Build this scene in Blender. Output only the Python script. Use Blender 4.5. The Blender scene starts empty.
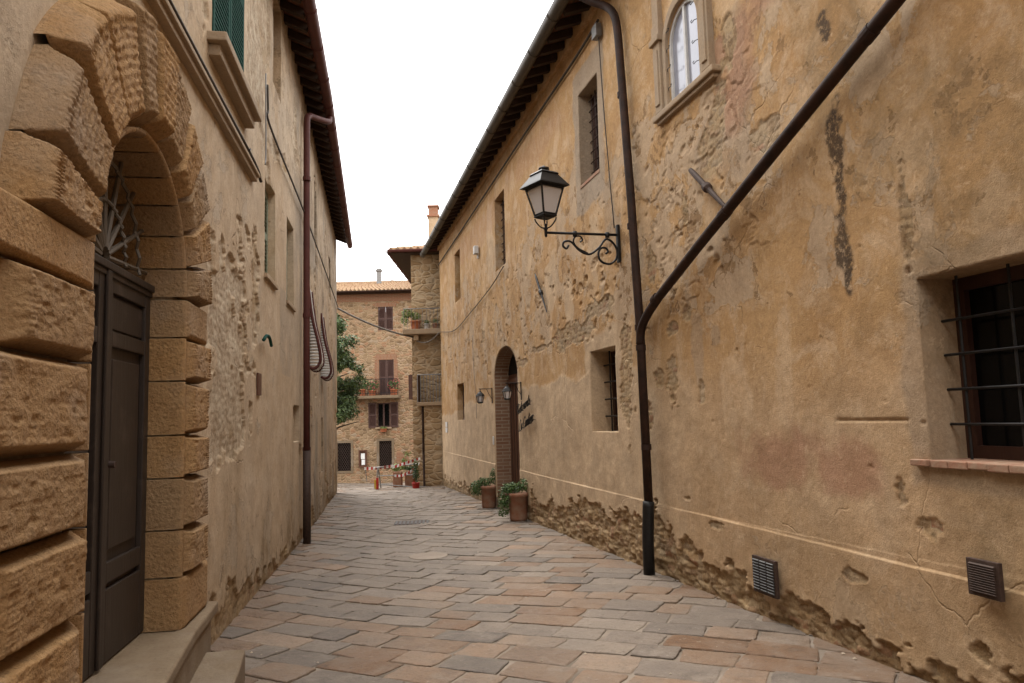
import bpy, bmesh, math, random
import numpy as np
from mathutils import Vector, Matrix

random.seed(7)
S = bpy.context.scene
COL = S.collection
R = math.radians

# ------------------------------------------------------------------ camera, sky, sun, exposure
cam_d = bpy.data.cameras.new('camera'); cam = bpy.data.objects.new('camera', cam_d); COL.objects.link(cam)
cam_d.sensor_width = 36.0; cam_d.lens = 750.0 / 1024.0 * 36.0
cam_d.clip_start = 0.05; cam_d.clip_end = 2000
pitch = math.atan(75.8 / 750.0); roll = 0.028
cam.matrix_world = (Matrix.Translation((0, 0, 1.6)) @ Matrix.Rotation(math.pi / 2 + pitch, 4, 'X') @ Matrix.Rotation(-roll, 4, 'Z'))
S.camera = cam

W = bpy.data.worlds.new('World'); S.world = W; W.use_nodes = True
nt = W.node_tree; nt.nodes.clear()
SUN_EL, SUN_AZ = R(60), R(-25)
sky = nt.nodes.new('ShaderNodeTexSky'); sky.sky_type = 'NISHITA'; sky.sun_disc = False
sky.sun_elevation = SUN_EL; sky.sun_rotation = SUN_AZ; sky.dust_density = 4.0; sky.air_density = 1.0
hs = nt.nodes.new('ShaderNodeHueSaturation'); hs.inputs['Saturation'].default_value = 0.12
mx = nt.nodes.new('ShaderNodeMix'); mx.data_type = 'RGBA'; mx.inputs[0].default_value = 0.8
tc = nt.nodes.new('ShaderNodeTexCoord'); sx = nt.nodes.new('ShaderNodeSeparateXYZ'); nt.links.new(tc.outputs['Generated'], sx.inputs[0])
cie = nt.nodes.new('ShaderNodeMapRange'); cie.inputs['From Min'].default_value = 0; cie.inputs['From Max'].default_value = 1
cie.inputs['To Min'].default_value = 5.5; cie.inputs['To Max'].default_value = 15.0; nt.links.new(sx.outputs[2], cie.inputs['Value'])
ccl = nt.nodes.new('ShaderNodeCombineColor')
for i_ in range(3): nt.links.new(cie.outputs[0], ccl.inputs[i_])
nt.links.new(ccl.outputs[0], mx.inputs[7])               # cloud cover, brightest overhead
bg = nt.nodes.new('ShaderNodeBackground'); bg.inputs['Strength'].default_value = 0.13
ow = nt.nodes.new('ShaderNodeOutputWorld')
nt.links.new(sky.outputs[0], hs.inputs['Color']); nt.links.new(hs.outputs[0], mx.inputs[6])
nt.links.new(mx.outputs[2], bg.inputs['Color']); nt.links.new(bg.outputs[0], ow.inputs[0])
sl = bpy.data.lights.new('sun', 'SUN'); sl.energy = 1.3; sl.angle = R(24); sl.color = (1, 0.95, 0.88)
so = bpy.data.objects.new('sun', sl); COL.objects.link(so)
# direction towards the sun as the sky texture has it (rotation clockwise from +Y)
sdir = Vector((math.sin(SUN_AZ) * math.cos(SUN_EL), math.cos(SUN_AZ) * math.cos(SUN_EL), math.sin(SUN_EL)))
so.rotation_euler = sdir.to_track_quat('Z', 'Y').to_euler()
S.view_settings.view_transform = 'Standard'; S.view_settings.look = 'None'
S.view_settings.exposure = 1.6; S.view_settings.gamma = 1.0

# ------------------------------------------------------------------ numpy noise
_rng = np.random.RandomState(11)
_TAB = _rng.rand(512, 512).astype(np.float64)
def vnoise(x, y, seed=0):
    x = np.asarray(x, float) + seed * 17.31; y = np.asarray(y, float) + seed * 9.73
    ix = np.floor(x).astype(int); iy = np.floor(y).astype(int)
    fx = x - ix; fy = y - iy
    fx = fx * fx * (3 - 2 * fx); fy = fy * fy * (3 - 2 * fy)
    a = _TAB[ix & 511, iy & 511]; b = _TAB[(ix + 1) & 511, iy & 511]
    c = _TAB[ix & 511, (iy + 1) & 511]; d = _TAB[(ix + 1) & 511, (iy + 1) & 511]
    return (a * (1 - fx) + b * fx) * (1 - fy) + (c * (1 - fx) + d * fx) * fy
def fbm(x, y, seed=0, octv=4, gain=0.5):
    t = 0; amp = 1.0; n = 0
    for k in range(octv):
        t = t + amp * (vnoise(x * 2 ** k, y * 2 ** k, seed + k * 3) - 0.5); n += amp; amp *= gain
    return t / n * 2                                      # about -1..1
def worley(x, y, seed=0):
    x = np.asarray(x, float); y = np.asarray(y, float)
    ix = np.floor(x).astype(int); iy = np.floor(y).astype(int)
    f1 = np.full(x.shape, 9.0); f2 = np.full(x.shape, 9.0); cell = np.zeros(x.shape)
    for dx in (-1, 0, 1):
        for dy in (-1, 0, 1):
            cx = ix + dx; cy = iy + dy
            jx = _TAB[(cx + seed * 31) & 511, (cy + seed * 7) & 511]; jy = _TAB[(cx + 101 + seed) & 511, (cy + 57) & 511]
            d = np.hypot(cx + 0.15 + 0.7 * jx - x, cy + 0.15 + 0.7 * jy - y)
            v = _TAB[(cx + 211) & 511, (cy + 13 + seed) & 511]
            near = d < f1
            f2 = np.where(near, f1, np.minimum(f2, d)); cell = np.where(near, v, cell); f1 = np.where(near, d, f1)
    return f1, f2, cell
def sstep(a, b, x):
    t = np.clip((x - a) / (b - a), 0, 1); return t * t * (3 - 2 * t)
def blob(s, z, items, seed, amp=0.5, freq=3.0, octv=5):
    """signed field: > 0 inside the union of ragged ellipses"""
    n = fbm(s * freq, z * freq, seed, octv, 0.6) * amp
    f = np.full(np.shape(s), -9.0)
    for (cs, cz, rs, rz) in items:
        f = np.maximum(f, 1 - np.hypot((s - cs) / rs, (z - cz) / rz))
    return f + n * np.clip(f + 1.5, 0, 1.0)

# ------------------------------------------------------------------ materials
def nodes(name, rough=0.85):
    m = bpy.data.materials.new(name); m.use_nodes = True
    t = m.node_tree; b = t.nodes['Principled BSDF']; b.inputs['Roughness'].default_value = rough
    b.inputs['Specular IOR Level'].default_value = 0.25
    return m, t, b
def N(t, typ, **kw):
    n = t.nodes.new(typ)
    for k, v in kw.items():
        if k.startswith('i_'): n.inputs[k[2:].replace('_', ' ')].default_value = v
        else: setattr(n, k, v)
    return n
def noise(t, vec, scale, detail=6, rough=0.6, dist=0.0):
    n = N(t, 'ShaderNodeTexNoise'); n.inputs['Scale'].default_value = scale; n.inputs['Detail'].default_value = detail
    n.inputs['Roughness'].default_value = rough; n.inputs['Distortion'].default_value = dist
    if vec is not None: t.links.new(vec, n.inputs['Vector'])
    return n.outputs['Fac']
def ramp(t, fac, stops):
    r = N(t, 'ShaderNodeValToRGB'); e = r.color_ramp.elements
    while len(e) < len(stops): e.new(0.5)
    for el, (p, c) in zip(e, stops):
        el.position = p; el.color = (c if isinstance(c, tuple) else (c, c, c)) + (1,)
    t.links.new(fac, r.inputs['Fac']); return r.outputs['Color']
def mix(t, fac, a, b, mode='MIX'):
    m = N(t, 'ShaderNodeMix', data_type='RGBA', blend_type=mode)
    for i, v in ((0, fac), (6, a), (7, b)):
        if hasattr(v, 'links'): t.links.new(v, m.inputs[i])
        elif isinstance(v, tuple): m.inputs[i].default_value = v + (1,) if len(v) == 3 else v
        else: m.inputs[i].default_value = v
    return m.outputs[2]
def mth(t, op, a, b=0.0, clamp=False):
    m = N(t, 'ShaderNodeMath', operation=op, use_clamp=clamp)
    for i, v in ((0, a), (1, b)):
        if hasattr(v, 'links'): t.links.new(v, m.inputs[i])
        else: m.inputs[i].default_value = v
    return m.outputs[0]
def bump(t, b, h, strength=0.5, dist=0.01):
    n = N(t, 'ShaderNodeBump'); n.inputs['Strength'].default_value = strength; n.inputs['Distance'].default_value = dist
    t.links.new(h, n.inputs['Height']); t.links.new(n.outputs[0], b.inputs['Normal'])
def coord(t, kind='Object', scale=None):
    c = N(t, 'ShaderNodeTexCoord').outputs[kind]
    if scale:
        mp = N(t, 'ShaderNodeMapping'); mp.inputs['Scale'].default_value = scale
        t.links.new(c, mp.inputs['Vector']); c = mp.outputs[0]
    return c
def attr(t, name):
    return N(t, 'ShaderNodeAttribute', attribute_name=name).outputs['Fac']

def plaster(name, c_low, c_high, c_pale, c_grey):
    m, t, b = nodes(name, 0.92)
    co = coord(t)
    big = noise(t, co, 0.9, 5, 0.6, 0.4); mid = noise(t, co, 5.0, 7, 0.65, 0.3); fine = noise(t, co, 38, 5, 0.65)
    c = mix(t, ramp(t, big, [(0.3, 0.0), (0.7, 1.0)]), c_low, c_high)
    c = mix(t, mth(t, 'MULTIPLY', ramp(t, mid, [(0.48, 0.0), (0.66, 1.0)]), 0.30), c, tuple(x * 0.6 for x in c_low))
    c = mix(t, mth(t, 'MULTIPLY', ramp(t, noise(t, co, 2.6, 6, 0.7, 0.6), [(0.47, 0.0), (0.62, 1.0)]), 0.60), c, c_pale)
    # an upper coat flaked away in ragged plates, the paler coat below showing; a few hairline cracks
    ly = attr(t, 'layer')
    nl = noise(t, co, 1.5, 11, 0.68, 0.25)
    edge = mth(t, 'ADD', nl, mth(t, 'MULTIPLY', mth(t, 'SUBTRACT', ly, 0.5), 0.30))
    under = ramp(t, edge, [(0.600, 0.0), (0.612, 1.0)])
    lip = ramp(t, edge, [(0.575, 0.0), (0.598, 1.0), (0.615, 0.0)])
    c = mix(t, mth(t, 'MULTIPLY', under, 0.75), c, mix(t, mid, tuple(x * 1.02 for x in c_pale), tuple(x * 0.78 for x in c_grey)))
    nl2 = noise(t, co, 3.4, 10, 0.70, 0.3)
    edge2 = mth(t, 'ADD', nl2, mth(t, 'MULTIPLY', mth(t, 'SUBTRACT', ly, 0.5), 0.22))
    under2 = ramp(t, edge2, [(0.640, 0.0), (0.655, 1.0)])
    c = mix(t, mth(t, 'MULTIPLY', under2, 0.8), c, tuple(x * 0.62 for x in c_low))
    cv = N(t, 'ShaderNodeTexVoronoi', feature='DISTANCE_TO_EDGE'); cv.inputs['Scale'].default_value = 0.9
    wv = mix(t, 0.35, co, N(t, 'ShaderNodeTexNoise').outputs['Color'], 'ADD')
    wn = wv.node.inputs[7].links[0].from_node; wn.inputs['Scale'].default_value = 2.2; wn.inputs['Detail'].default_value = 8; t.links.new(co, wn.inputs['Vector'])
    t.links.new(wv, cv.inputs['Vector'])
    crk = mth(t, 'MULTIPLY', ramp(t, cv.outputs['Distance'], [(0.0, 1.0), (0.008, 0.0)]), ramp(t, noise(t, co, 0.8, 3), [(0.53, 0.0), (0.60, 1.0)]))
    c = mix(t, mth(t, 'MULTIPLY', crk, 0.45), c, tuple(x * 0.35 for x in c_low))
    patch = attr(t, 'patch')
    pc = mix(t, ramp(t, noise(t, co, 3.5, 6, 0.62), [(0.36, 0.0), (0.66, 1.0)]), c_pale, tuple(x * 0.72 for x in c_pale))
    c = mix(t, patch, c, pc)
    c = mix(t, attr(t, 'grey'), c, mix(t, mid, c_grey, tuple(x * 0.8 for x in c_grey)))
    c = mix(t, attr(t, 'rose'), c, mix(t, mid, (0.36, 0.19, 0.115), (0.29, 0.165, 0.095)))
    # runs of rain down the face
    run = noise(t, coord(t, 'Object', (1.6, 1.6, 0.22)), 1.6, 6, 0.65, 0.5)
    c = mix(t, mth(t, 'MULTIPLY', ramp(t, run, [(0.50, 0.0), (0.75, 1.0)]), 0.26), c, tuple(x * 0.55 for x in c_low))
    # bare rubble where the plaster is gone
    cell = attr(t, 'cell')
    st = ramp(t, cell, [(0.0, (0.16, 0.09, 0.042)), (0.3, (0.29, 0.18, 0.085)), (0.55, (0.36, 0.25, 0.135)), (0.8, (0.25, 0.18, 0.11)), (1.0, (0.27, 0.12, 0.06))])
    st = mix(t, mth(t, 'MULTIPLY', ramp(t, noise(t, co, 16, 6, 0.7), [(0.42, 0.0), (0.62, 1.0)]), 0.75), st, (0.34, 0.245, 0.14))
    st = mix(t, mth(t, 'MULTIPLY', ramp(t, noise(t, co, 21, 6, 0.72, 0.5), [(0.52, 0.0), (0.66, 1.0)]), 0.6), st, (0.11, 0.066, 0.032))
    st = mix(t, attr(t, 'lime'), st, mix(t, ramp(t, noise(t, co, 8, 7, 0.7, 0.4), [(0.40, 0.0), (0.60, 1.0)]), (0.46, 0.375, 0.27), (0.30, 0.215, 0.135)))
    c = mix(t, attr(t, 'peel'), c, st)
    c = mix(t, mth(t, 'MULTIPLY', attr(t, 'dirt_shade'), ramp(t, mid, [(0.3, 0.3), (0.62, 1.0)])), c, (0.17, 0.11, 0.05))  # brown mix: grime, plus shade painted on the right wall's near end
    sp = noise(t, co, 30, 5, 0.7)
    c = mix(t, mth(t, 'MULTIPLY', attr(t, 'stain'), ramp(t, sp, [(0.50, 1.0), (0.64, 0.2)])), c, (0.055, 0.033, 0.017))
    c = mix(t, 0.45, c, ramp(t, fine, [(0.25, (0.28, 0.27, 0.26)), (0.75, (0.70, 0.70, 0.70))]), 'OVERLAY')
    blot = noise(t, co, 1.9, 8, 0.72, 0.8)
    c = mix(t, mth(t, 'MULTIPLY', ramp(t, blot, [(0.50, 0.0), (0.60, 0.55), (0.74, 1.0)]), 0.30), c, tuple(x * 0.52 for x in c_low))
    c = mix(t, mth(t, 'MULTIPLY', ramp(t, noise(t, co, 11, 6, 0.75, 0.4), [(0.58, 0.0), (0.66, 1.0)]), 0.35), c, tuple(min(1, x * 1.18) for x in c_pale))
    t.links.new(c, b.inputs['Base Color'])
    h = mth(t, 'ADD', mth(t, 'MULTIPLY', mid, 0.6), mth(t, 'MULTIPLY', noise(t, co, 90, 5, 0.7), 0.35))
    h = mth(t, 'ADD', h, mth(t, 'MULTIPLY', lip, 0.22)); h = mth(t, 'SUBTRACT', h, mth(t, 'MULTIPLY', under, 0.5)); h = mth(t, 'SUBTRACT', h, mth(t, 'MULTIPLY', under2, 0.5))
    h = mth(t, 'SUBTRACT', h, mth(t, 'MULTIPLY', crk, 0.5))
    bump(t, b, h, 0.6, 0.022)
    return m

def rubble_mat(name, sx, sz, stops, mortar, bumpd=0.03):
    """coursed rubble masonry: flattened cells with pale mortar between them"""
    m, t, b = nodes(name, 0.9)
    co = coord(t)
    wn = N(t, 'ShaderNodeTexNoise'); wn.inputs['Scale'].default_value = 3.0; wn.inputs['Detail'].default_value = 4
    t.links.new(co, wn.inputs['Vector'])
    wv = mix(t, 0.12, co, wn.outputs['Color'], 'ADD')
    mp = N(t, 'ShaderNodeMapping'); mp.inputs['Scale'].default_value = (sx, sx, sz); t.links.new(wv, mp.inputs['Vector'])
    v1 = N(t, 'ShaderNodeTexVoronoi', feature='F1', distance='CHEBYCHEV'); v1.inputs['Scale'].default_value = 1.0
    v2 = N(t, 'ShaderNodeTexVoronoi', feature='DISTANCE_TO_EDGE'); v2.inputs['Scale'].default_value = 1.0
    v3 = N(t, 'ShaderNodeTexVoronoi', feature='F1'); v3.inputs['Scale'].default_value = 1.0
    for v in (v1, v2, v3): t.links.new(mp.outputs[0], v.inputs['Vector']); v.inputs['Randomness'].default_value = 0.85
    sep = N(t, 'ShaderNodeSeparateColor'); t.links.new(v3.outputs['Color'], sep.inputs[0])
    c = ramp(t, sep.outputs[0], stops)
    mid = noise(t, co, 9, 6, 0.65)
    c = mix(t, mth(t, 'MULTIPLY', mid, 0.6), c, tuple(x * 0.55 for x in stops[1][1]))
    ed = mth(t, 'ADD', v2.outputs['Distance'], mth(t, 'MULTIPLY', mth(t, 'SUBTRACT', mid, 0.5), 0.22))
    k = mth(t, 'MULTIPLY', ramp(t, ed, [(0.02, 1.0), (0.10, 0.0)]), 0.75)
    c = mix(t, k, c, mortar)
    c = mix(t, mth(t, 'MULTIPLY', ramp(t, noise(t, co, 1.1, 5, 0.6), [(0.5, 0.0), (0.7, 1.0)]), 0.55), c, mortar)
    t.links.new(c, b.inputs['Base Color'])
    h = mth(t, 'ADD', ramp(t, ed, [(0.02, 0.0), (0.2, 1.0)]), mth(t, 'MULTIPLY', mid, 0.5))
    bump(t, b, h, 0.8, bumpd)
    return m

def stone_mat(name, c1, c2, scale=4.0, bd=0.012, dark=0.5):
    m, t, b = nodes(name, 0.9)
    co = coord(t)
    oi = N(t, 'ShaderNodeObjectInfo').outputs['Random']
    n1 = noise(t, co, scale, 6, 0.65, 0.2); n2 = noise(t, co, scale * 9, 5, 0.7); n3 = noise(t, co, 1.7, 4, 0.6)
    c = mix(t, ramp(t, n1, [(0.3, 0.0), (0.7, 1.0)]), c1, c2)
    c = mix(t, mth(t, 'MULTIPLY', ramp(t, oi, [(0.35, 0.0), (1.0, 1.0)]), 0.5), c, (c1[1] * 1.25, c1[1] * 0.92, c1[1] * 0.60))
    c = mix(t, mth(t, 'MULTIPLY', ramp(t, n2, [(0.5, 0.0), (0.72, 1.0)]), dark), c, tuple(x * 0.4 for x in c1))
    c = mix(t, mth(t, 'MULTIPLY', ramp(t, n3, [(0.5, 0.0), (0.7, 1.0)]), 0.4), c, (0.27, 0.225, 0.18))
    t.links.new(c, b.inputs['Base Color'])
    pv = N(t, 'ShaderNodeTexVoronoi', feature='F1'); pv.inputs['Scale'].default_value = 34; t.links.new(co, pv.inputs['Vector'])
    pit = ramp(t, pv.outputs['Distance'], [(0.15, 0.0), (0.45, 1.0)])
    bump(t, b, mth(t, 'ADD', mth(t, 'ADD', mth(t, 'MULTIPLY', n2, 0.7), mth(t, 'MULTIPLY', noise(t, co, 120, 3, 0.6), 0.3)), mth(t, 'MULTIPLY', pit, 0.2)), 0.6, bd)
    return m

def simple(name, c, rough=0.6, metal=0.0, var=0.3, scale=14, bd=0.0, c2=None, spec=0.3):
    m, t, b = nodes(name, rough)
    b.inputs['Metallic'].default_value = metal; b.inputs['Specular IOR Level'].default_value = spec
    co = coord(t); n = noise(t, co, scale, 5, 0.65)
    cc = mix(t, ramp(t, n, [(0.35, 0.0), (0.7, 1.0)]), c, c2 if c2 else tuple(x * (1 - var) for x in c))
    t.links.new(cc, b.inputs['Base Color'])
    if bd: bump(t, b, n, 0.6, bd)
    return m

def wood_mat(name, c, c2, rough=0.55):
    m, t, b = nodes(name, rough)
    co = coord(t, 'Object', (14, 14, 1.2)); n = noise(t, co, 3, 6, 0.65, 0.5)
    co2 = coord(t); n2 = noise(t, co2, 6, 5, 0.7)
    cc = mix(t, n, c, c2); cc = mix(t, mth(t, 'MULTIPLY', ramp(t, n2, [(0.55, 0.0), (0.72, 1.0)]), 0.5), cc, tuple(min(1, x * 2.1) for x in c2))
    t.links.new(cc, b.inputs['Base Color']); bump(t, b, n, 0.4, 0.004)
    return m

def brick_mat(name, c1, c2, mortar, w=0.27, h=0.065, swap=False):
    m, t, b = nodes(name, 0.9)
    co = N(t, 'ShaderNodeTexCoord').outputs['UV']
    br = N(t, 'ShaderNodeTexBrick'); t.links.new(co, br.inputs['Vector'])
    br.inputs['Scale'].default_value = 1.0; br.inputs['Brick Width'].default_value = w; br.inputs['Row Height'].default_value = h
    br.inputs['Mortar Size'].default_value = 0.009; br.inputs['Color1'].default_value = c1 + (1,); br.inputs['Color2'].default_value = c2 + (1,)
    br.inputs['Mortar'].default_value = mortar + (1,)
    n = noise(t, coord(t), 22, 5, 0.65)
    c = mix(t, mth(t, 'MULTIPLY', n, 0.5), br.outputs['Color'], tuple(x * 0.5 for x in c1))
    t.links.new(c, b.inputs['Base Color'])
    bump(t, b, mth(t, 'SUBTRACT', mth(t, 'MULTIPLY', n, 0.5), br.outputs['Fac']), 0.6, 0.01)
    return m

def leaf_mat(name, c1, c2):
    m, t, b = nodes(name, 0.55)
    n = noise(t, coord(t), 7, 3, 0.6); g = N(t, 'ShaderNodeNewGeometry').outputs['Random Per Island']
    c = mix(t, g, c1, c2); c = mix(t, mth(t, 'MULTIPLY', n, 0.4), c, tuple(x * 0.6 for x in c1))
    t.links.new(c, b.inputs['Base Color']); b.inputs['Specular IOR Level'].default_value = 0.3
    return m

M = {}
M['plaster_r'] = plaster('ochre lime plaster', (0.345, 0.193, 0.078), (0.415, 0.255, 0.115), (0.51, 0.365, 0.228), (0.325, 0.25, 0.178))
M['plaster_l'] = plaster('beige lime plaster', (0.365, 0.258, 0.156), (0.43, 0.320, 0.210), (0.47, 0.365, 0.255), (0.30, 0.245, 0.185))
M['rubble'] = rubble_mat('rubble masonry', 3.4, 6.6, [(0.0, (0.25, 0.155, 0.075)), (0.3, (0.33, 0.215, 0.11)), (0.55, (0.40, 0.275, 0.155)), (0.8, (0.30, 0.185, 0.09)), (1.0, (0.37, 0.285, 0.19))], (0.40, 0.30, 0.19))
M['rubble_small'] = rubble_mat('small rubble masonry', 4.4, 7.6, [(0.0, (0.14, 0.084, 0.044)), (0.3, (0.25, 0.16, 0.085)), (0.55, (0.33, 0.225, 0.13)), (0.8, (0.31, 0.15, 0.078)), (1.0, (0.33, 0.26, 0.18))], (0.32, 0.225, 0.138))
M['tuff'] = stone_mat('tufa block', (0.280, 0.150, 0.056), (0.330, 0.195, 0.085), 5, 0.035, 0.7)
M['sandstone'] = stone_mat('worn sandstone', (0.29, 0.20, 0.122), (0.34, 0.245, 0.155), 5, 0.008, 0.4)
M['cover'] = stone_mat('pale cover stone', (0.19, 0.155, 0.125), (0.225, 0.185, 0.15), 6, 0.008, 0.4)
M['step'] = stone_mat('worn step stone', (0.155, 0.105, 0.062), (0.20, 0.145, 0.09), 6, 0.008, 0.45)
M['door'] = wood_mat('dark painted wood', (0.020, 0.0135, 0.010), (0.042, 0.030, 0.023), 0.5)
M['rodwood'] = simple('grey brown iron rod', (0.12, 0.095, 0.07), 0.6)
M['wood_red'] = wood_mat('red brown wood', (0.075, 0.030, 0.017), (0.105, 0.045, 0.024))
M['wood_dark'] = wood_mat('dark red brown wood', (0.030, 0.012, 0.008), (0.045, 0.019, 0.011))
M['wood_far'] = wood_mat('brown shutter wood', (0.055, 0.028, 0.022), (0.075, 0.038, 0.03))
M['rafter'] = wood_mat('old rafter wood', (0.026, 0.014, 0.008), (0.042, 0.023, 0.013), 0.8)
M['soffit'] = brick_mat('terracotta soffit tiles', (0.15, 0.06, 0.032), (0.18, 0.085, 0.05), (0.11, 0.08, 0.05), 0.30, 0.15)
M['iron'] = simple('black wrought iron', (0.018, 0.016, 0.015), 0.5, 0.3, 0.4, 30)
M['rust'] = simple('rusty dark iron', (0.06, 0.035, 0.025), 0.7, 0.1, 0.5, 30)
M['pipe_r'] = simple('dark brown sheet pipe', (0.020, 0.012, 0.009), 0.6, 0.0, 0.4, 9, 0.004, c2=(0.045, 0.022, 0.014), spec=0.12)
M['pipe_l'] = simple('maroon painted sheet pipe', (0.085, 0.028, 0.022), 0.6, 0.0, 0.3, 5, c2=(0.06, 0.020, 0.017), spec=0.15)
M['gutter_r'] = simple('dark patinated gutter', (0.034, 0.027, 0.020), 0.5, 0.0, 0.4, 4, c2=(0.055, 0.042, 0.028), spec=0.4)
M['dark'] = simple('black standing in for unlit space', (0.006, 0.005, 0.005), 0.9)  # near-black standing in for shade in louvre gaps and behind fanlights
M['glass_dark'] = simple('dark window glass', (0.004, 0.004, 0.004), 0.12, spec=0.12)
M['sky_painted_glass'] = simple('glass painted with pale sky', (0.27, 0.27, 0.31), 0.15, 0.15, 0.15, 3, spec=0.5)  # sky reflection put into the pale lilac base colour
M['frosted'] = simple('frosted lamp glass', (0.52, 0.47, 0.44), 0.35, 0.0, 0.06, 3, spec=0.5)
M['white'] = simple('grey white paint', (0.55, 0.53, 0.50), 0.6, 0, 0.2)
M['paper'] = simple('white paper', (0.75, 0.75, 0.73), 0.8, 0, 0.06)
M['green'] = simple('green shutter paint', (0.016, 0.055, 0.042), 0.85, 0, 0.3, 9, spec=0.05)
M['green_net'] = simple('faded green screen', (0.14, 0.19, 0.13), 0.85, 0, 0.5, 26, c2=(0.25, 0.24, 0.18))
M['terra'] = simple('weathered terracotta', (0.25, 0.098, 0.052), 0.85, 0, 0.3, 9, 0.008, c2=(0.27, 0.175, 0.115))
M['terra_red'] = simple('orange terracotta', (0.42, 0.135, 0.06), 0.75, 0, 0.3, 9)
M['soil'] = simple('potting soil', (0.03, 0.022, 0.015), 0.95)
M['tile'] = simple('lichened roof tile', (0.20, 0.105, 0.058), 0.85, 0, 0.3, 5, 0.01, c2=(0.29, 0.20, 0.105))
M['brick'] = brick_mat('old brick', (0.20, 0.098, 0.055), (0.26, 0.155, 0.095), (0.32, 0.25, 0.18), 0.28, 0.07)
M['brick_red'] = brick_mat('red brick', (0.25, 0.10, 0.052), (0.24, 0.125, 0.07), (0.3, 0.22, 0.145), 0.28, 0.07)
M['leaf_dark'] = leaf_mat('dark green leaf', (0.022, 0.045, 0.012), (0.085, 0.125, 0.032))
M['leaf_pot'] = leaf_mat('green pot leaf', (0.040, 0.085, 0.022), (0.095, 0.145, 0.035))
M['leaf_lime'] = leaf_mat('yellow green leaf', (0.11, 0.17, 0.035), (0.20, 0.26, 0.07))
M['flower'] = leaf_mat('red flower', (0.42, 0.05, 0.05), (0.5, 0.16, 0.16))
M['bark'] = simple('bark', (0.09, 0.065, 0.045), 0.9, 0, 0.4, 20, 0.01)
M['cable'] = simple('grey cable', (0.17, 0.15, 0.13), 0.7)
M['cable_dark'] = simple('dark cable', (0.05, 0.038, 0.028), 0.7)
M['red_paint'] = simple('red paint', (0.40, 0.030, 0.022), 0.5)
M['white_tape'] = simple('white plastic', (0.62, 0.60, 0.58), 0.5, 0, 0.1)
M['yellow_paint'] = simple('yellow paint', (0.55, 0.36, 0.05), 0.5)
M['slat'] = simple('dark grey slat', (0.075, 0.072, 0.07), 0.5, 0.2)
M['steel'] = simple('grey steel tube', (0.22, 0.21, 0.20), 0.45, 0.4)
M['sill_brick'] = simple('sill brick', (0.27, 0.125, 0.075), 0.85, 0, 0.35, 12, 0.012, c2=(0.30, 0.21, 0.14))

def paving_material():
    m, t, b = nodes('paving stone', 0.75)
    co = coord(t)
    col = N(t, 'ShaderNodeAttribute', attribute_name='tint').outputs['Color']
    n1 = noise(t, co, 5.5, 7, 0.68, 0.4); n2 = noise(t, co, 48, 5, 0.7); n3 = noise(t, co, 1.4, 5, 0.6, 0.3)
    c = mix(t, mth(t, 'MULTIPLY', ramp(t, n1, [(0.42, 0.0), (0.68, 1.0)]), 0.55), col, (0.20, 0.158, 0.122))
    c = mix(t, mth(t, 'MULTIPLY', ramp(t, n1, [(0.30, 1.0), (0.46, 0.0)]), 0.5), c, (0.062, 0.042, 0.028))
    c = mix(t, mth(t, 'MULTIPLY', ramp(t, n2, [(0.52, 0.0), (0.70, 1.0)]), 0.5), c, (0.065, 0.05, 0.038))
    c = mix(t, mth(t, 'MULTIPLY', ramp(t, noise(t, co, 23, 4, 0.7), [(0.62, 0.0), (0.72, 1.0)]), 0.5), c, (0.33, 0.28, 0.23))
    c = mix(t, mth(t, 'MULTIPLY', ramp(t, n3, [(0.40, 0.0), (0.66, 1.0)]), 0.42), c, (0.115, 0.094, 0.076))
    c = mix(t, mth(t, 'MULTIPLY', ramp(t, noise(t, co, 2.7, 7, 0.75, 0.6), [(0.54, 0.0), (0.70, 1.0)]), 0.5), c, (0.245, 0.20, 0.16))
    c = mix(t, mth(t, 'MULTIPLY', ramp(t, noise(t, co, 13, 7, 0.78, 0.3), [(0.56, 0.0), (0.68, 1.0)]), 0.55), c, (0.06, 0.043, 0.03))
    t.links.new(c, b.inputs['Base Color'])
    rr = N(t, 'ShaderNodeMapRange'); rr.inputs['To Min'].default_value = 0.5; rr.inputs['To Max'].default_value = 0.85
    t.links.new(n1, rr.inputs['Value']); t.links.new(rr.outputs[0], b.inputs['Roughness'])
    bump(t, b, mth(t, 'ADD', mth(t, 'MULTIPLY', noise(t, co, 12, 8, 0.75), 1.0), mth(t, 'MULTIPLY', n2, 0.35)), 0.75, 0.02)
    return m
M['paving'] = paving_material()
M['crumb'] = simple('plaster crumb', (0.42, 0.34, 0.25), 0.9, 0, 0.5, 3)
M['joint'] = simple('sandy joint', (0.21, 0.170, 0.132), 0.95, 0, 0.6, 1.6, 0.01, c2=(0.075, 0.056, 0.04))

# ------------------------------------------------------------------ object helpers
def link(name, me, parent=None):
    o = bpy.data.objects.new(name, me); COL.objects.link(o)
    if parent is not None: o.parent = parent
    return o
def tag(o, label, cat, group=None):
    o['label'] = label; o['category'] = cat
    if group: o['group'] = group
    return o
def thing(name, label, cat, loc=(0, 0, 0), rz=0.0, group=None):
    o = bpy.data.objects.new(name, None); COL.objects.link(o); o.empty_display_size = 0.2
    o.location = loc; o.rotation_euler = (0, 0, rz)
    return tag(o, label, cat, group)
def copy_tree(o, parent=None):
    c = o.copy(); COL.objects.link(c)
    if parent is not None: c.parent = parent; c.matrix_parent_inverse = o.matrix_parent_inverse
    for ch in [k for k in COL.objects if k.parent == o]: copy_tree(ch, c)
    return c

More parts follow.
